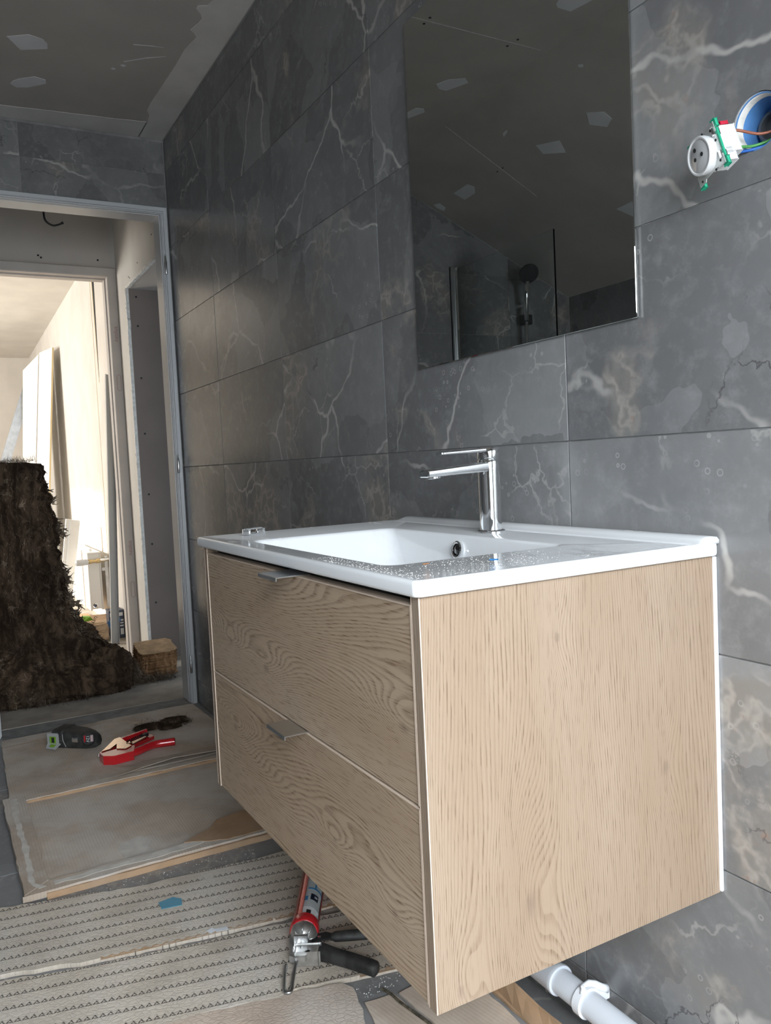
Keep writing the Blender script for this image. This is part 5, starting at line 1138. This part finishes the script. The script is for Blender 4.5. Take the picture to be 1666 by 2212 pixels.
obj('bag_flap', MB().prism([(-1.55, -0.19, 0.095), (-1.545, -0.085, 0.105), (-1.60, -0.075, 0.118), (-1.62, -0.18, 0.112)], (0, 0, 0.002)), M['paper_bag'], bag)
bl = tag(obj('plastic_bag', MB().prism([(-1.60, -0.215, 0.118), (-1.585, -0.150, 0.128), (-1.57, -0.168, 0.150), (-1.60, -0.205, 0.152)], (-0.02, 0.0, 0.003)), M['lime']), 'small green printed bag on top of the brown paper bag', 'bag')
text_obj('bag_lettering', 'TRU', 0.026, M['dark'], bl, Matrix.Translation((-1.5715, -0.148, 0.131)) @ Matrix(((0.4, 0, 0.9, 0), (0.5, 0.85, -0.2, 0), (0.75, -0.5, -0.3, 0), (0, 0, 0, 1))))
lt = tag(obj('leaflet', MB().obox((-1.575, -0.040, 0.105), Vector((0.01, 0.030, 0.022)), Vector((-0.004, -0.010, 0.016)), Vector((0.006, -0.002, 0.001)), 0.0008, 1), M['blue_carton']), 'blue printed packet leaning between paper bag and metal stud', 'packet')
obj('packet_label', MB().obox((-1.567, -0.036, 0.109), Vector((0.004, 0.012, 0.009)), Vector((-0.002, -0.005, 0.008)), Vector((0.0066, -0.002, 0.001))), M['white_plastic'], lt)
cr = thing('printed_carton', 'navy and white printed carton standing behind the metal stud', 'carton', (-1.62, -0.02, 0.0))
obj('carton_body', MB().box((-1.70, -0.060, 0.0), (-1.60, 0.022, 0.165), 0.001, 1), plain('navy_print_carton', (0.035, 0.05, 0.085), 0.45, var=0.3, scale=30), cr)
for z0_, z1_, y0_, y1_ in ((0.130, 0.150, -0.055, 0.018), (0.085, 0.092, 0.000, 0.020), (0.068, 0.076, -0.002, 0.020), (0.020, 0.056, 0.000, 0.019), (0.100, 0.110, 0.004, 0.020)):
    obj('printed_panel', MB().box((-1.5998, y0_, z0_), (-1.5990, y1_, z1_)), M['white_plastic'], cr)
for k in range(8): obj('printed_line', MB().box((-1.5998, -0.054, 0.02 + 0.012 * k), (-1.5988, -0.040, 0.026 + 0.012 * k)), M['white_plastic'], cr)

# ------------------------------------------------------------------ shower corner, seen in the mirror
scr = thing('shower_screen', 'clear glass shower screen with aluminium wall profile, seen in the mirror', 'shower screen', (0.37, -1.37, 0.0))
obj('glass_panel', MB().box((0.012, -1.374, 0.03), (0.732, -1.366, 1.853)), M['glass'], scr)
obj('wall_profile', MB().box((0.0008, -1.388, 0.03), (0.020, -1.376, 1.868), 0.001, 1).box((0.0008, -1.364, 0.03), (0.020, -1.350, 1.868), 0.001, 1).box((0.0008, -1.388, 0.03), (0.010, -1.350, 1.868)), M['aluminium'], scr)
obj('wall_profile', MB().box((0.021, -1.379, 0.03), (0.034, -1.361, 1.858), 0.001, 1), M['chrome'], scr)
sh = thing('shower_set', 'chrome hand shower on a rail with hose, seen in the mirror', 'shower', (0.02, -1.73, 1.4))
obj('rail', MB().tube([(0.055, -1.76, 1.05), (0.055, -1.76, 1.72)], 0.009, 16), M['chrome'], sh, 40)
for z in (1.07, 1.70): obj('rail_mount', MB().tube([(0.0008, -1.76, z), (0.055, -1.76, z)], 0.011, 16), M['chrome'], sh, 40)
obj('slider', MB().box((0.035, -1.785, 1.60), (0.085, -1.735, 1.65), 0.006, 2), M['black'], sh)
obj('hand_shower', MB().tube([(0.085, -1.745, 1.62), (0.10, -1.735, 1.72), (0.13, -1.72, 1.80)], [0.011, 0.012, 0.014], 16), M['chrome'], sh, True)
obj('shower_head', MB().lathe((0.150, -1.715, 1.83), (0.75, 0.25, -0.6), [(0.015, -0.02), (0.045, -0.008), (0.050, 0.0), (0.048, 0.006), (0, 0.006)], 32, True, False), M['black'], sh, 40)
obj('hose', wire(None, (0.085, -1.745, 1.61), [(0.11, -1.72, 1.45), (0.12, -1.70, 1.20), (0.10, -1.71, 0.95), (0.05, -1.75, 0.90)], (0.012, -1.78, 1.0), 0.007), M['chrome'], sh, True)
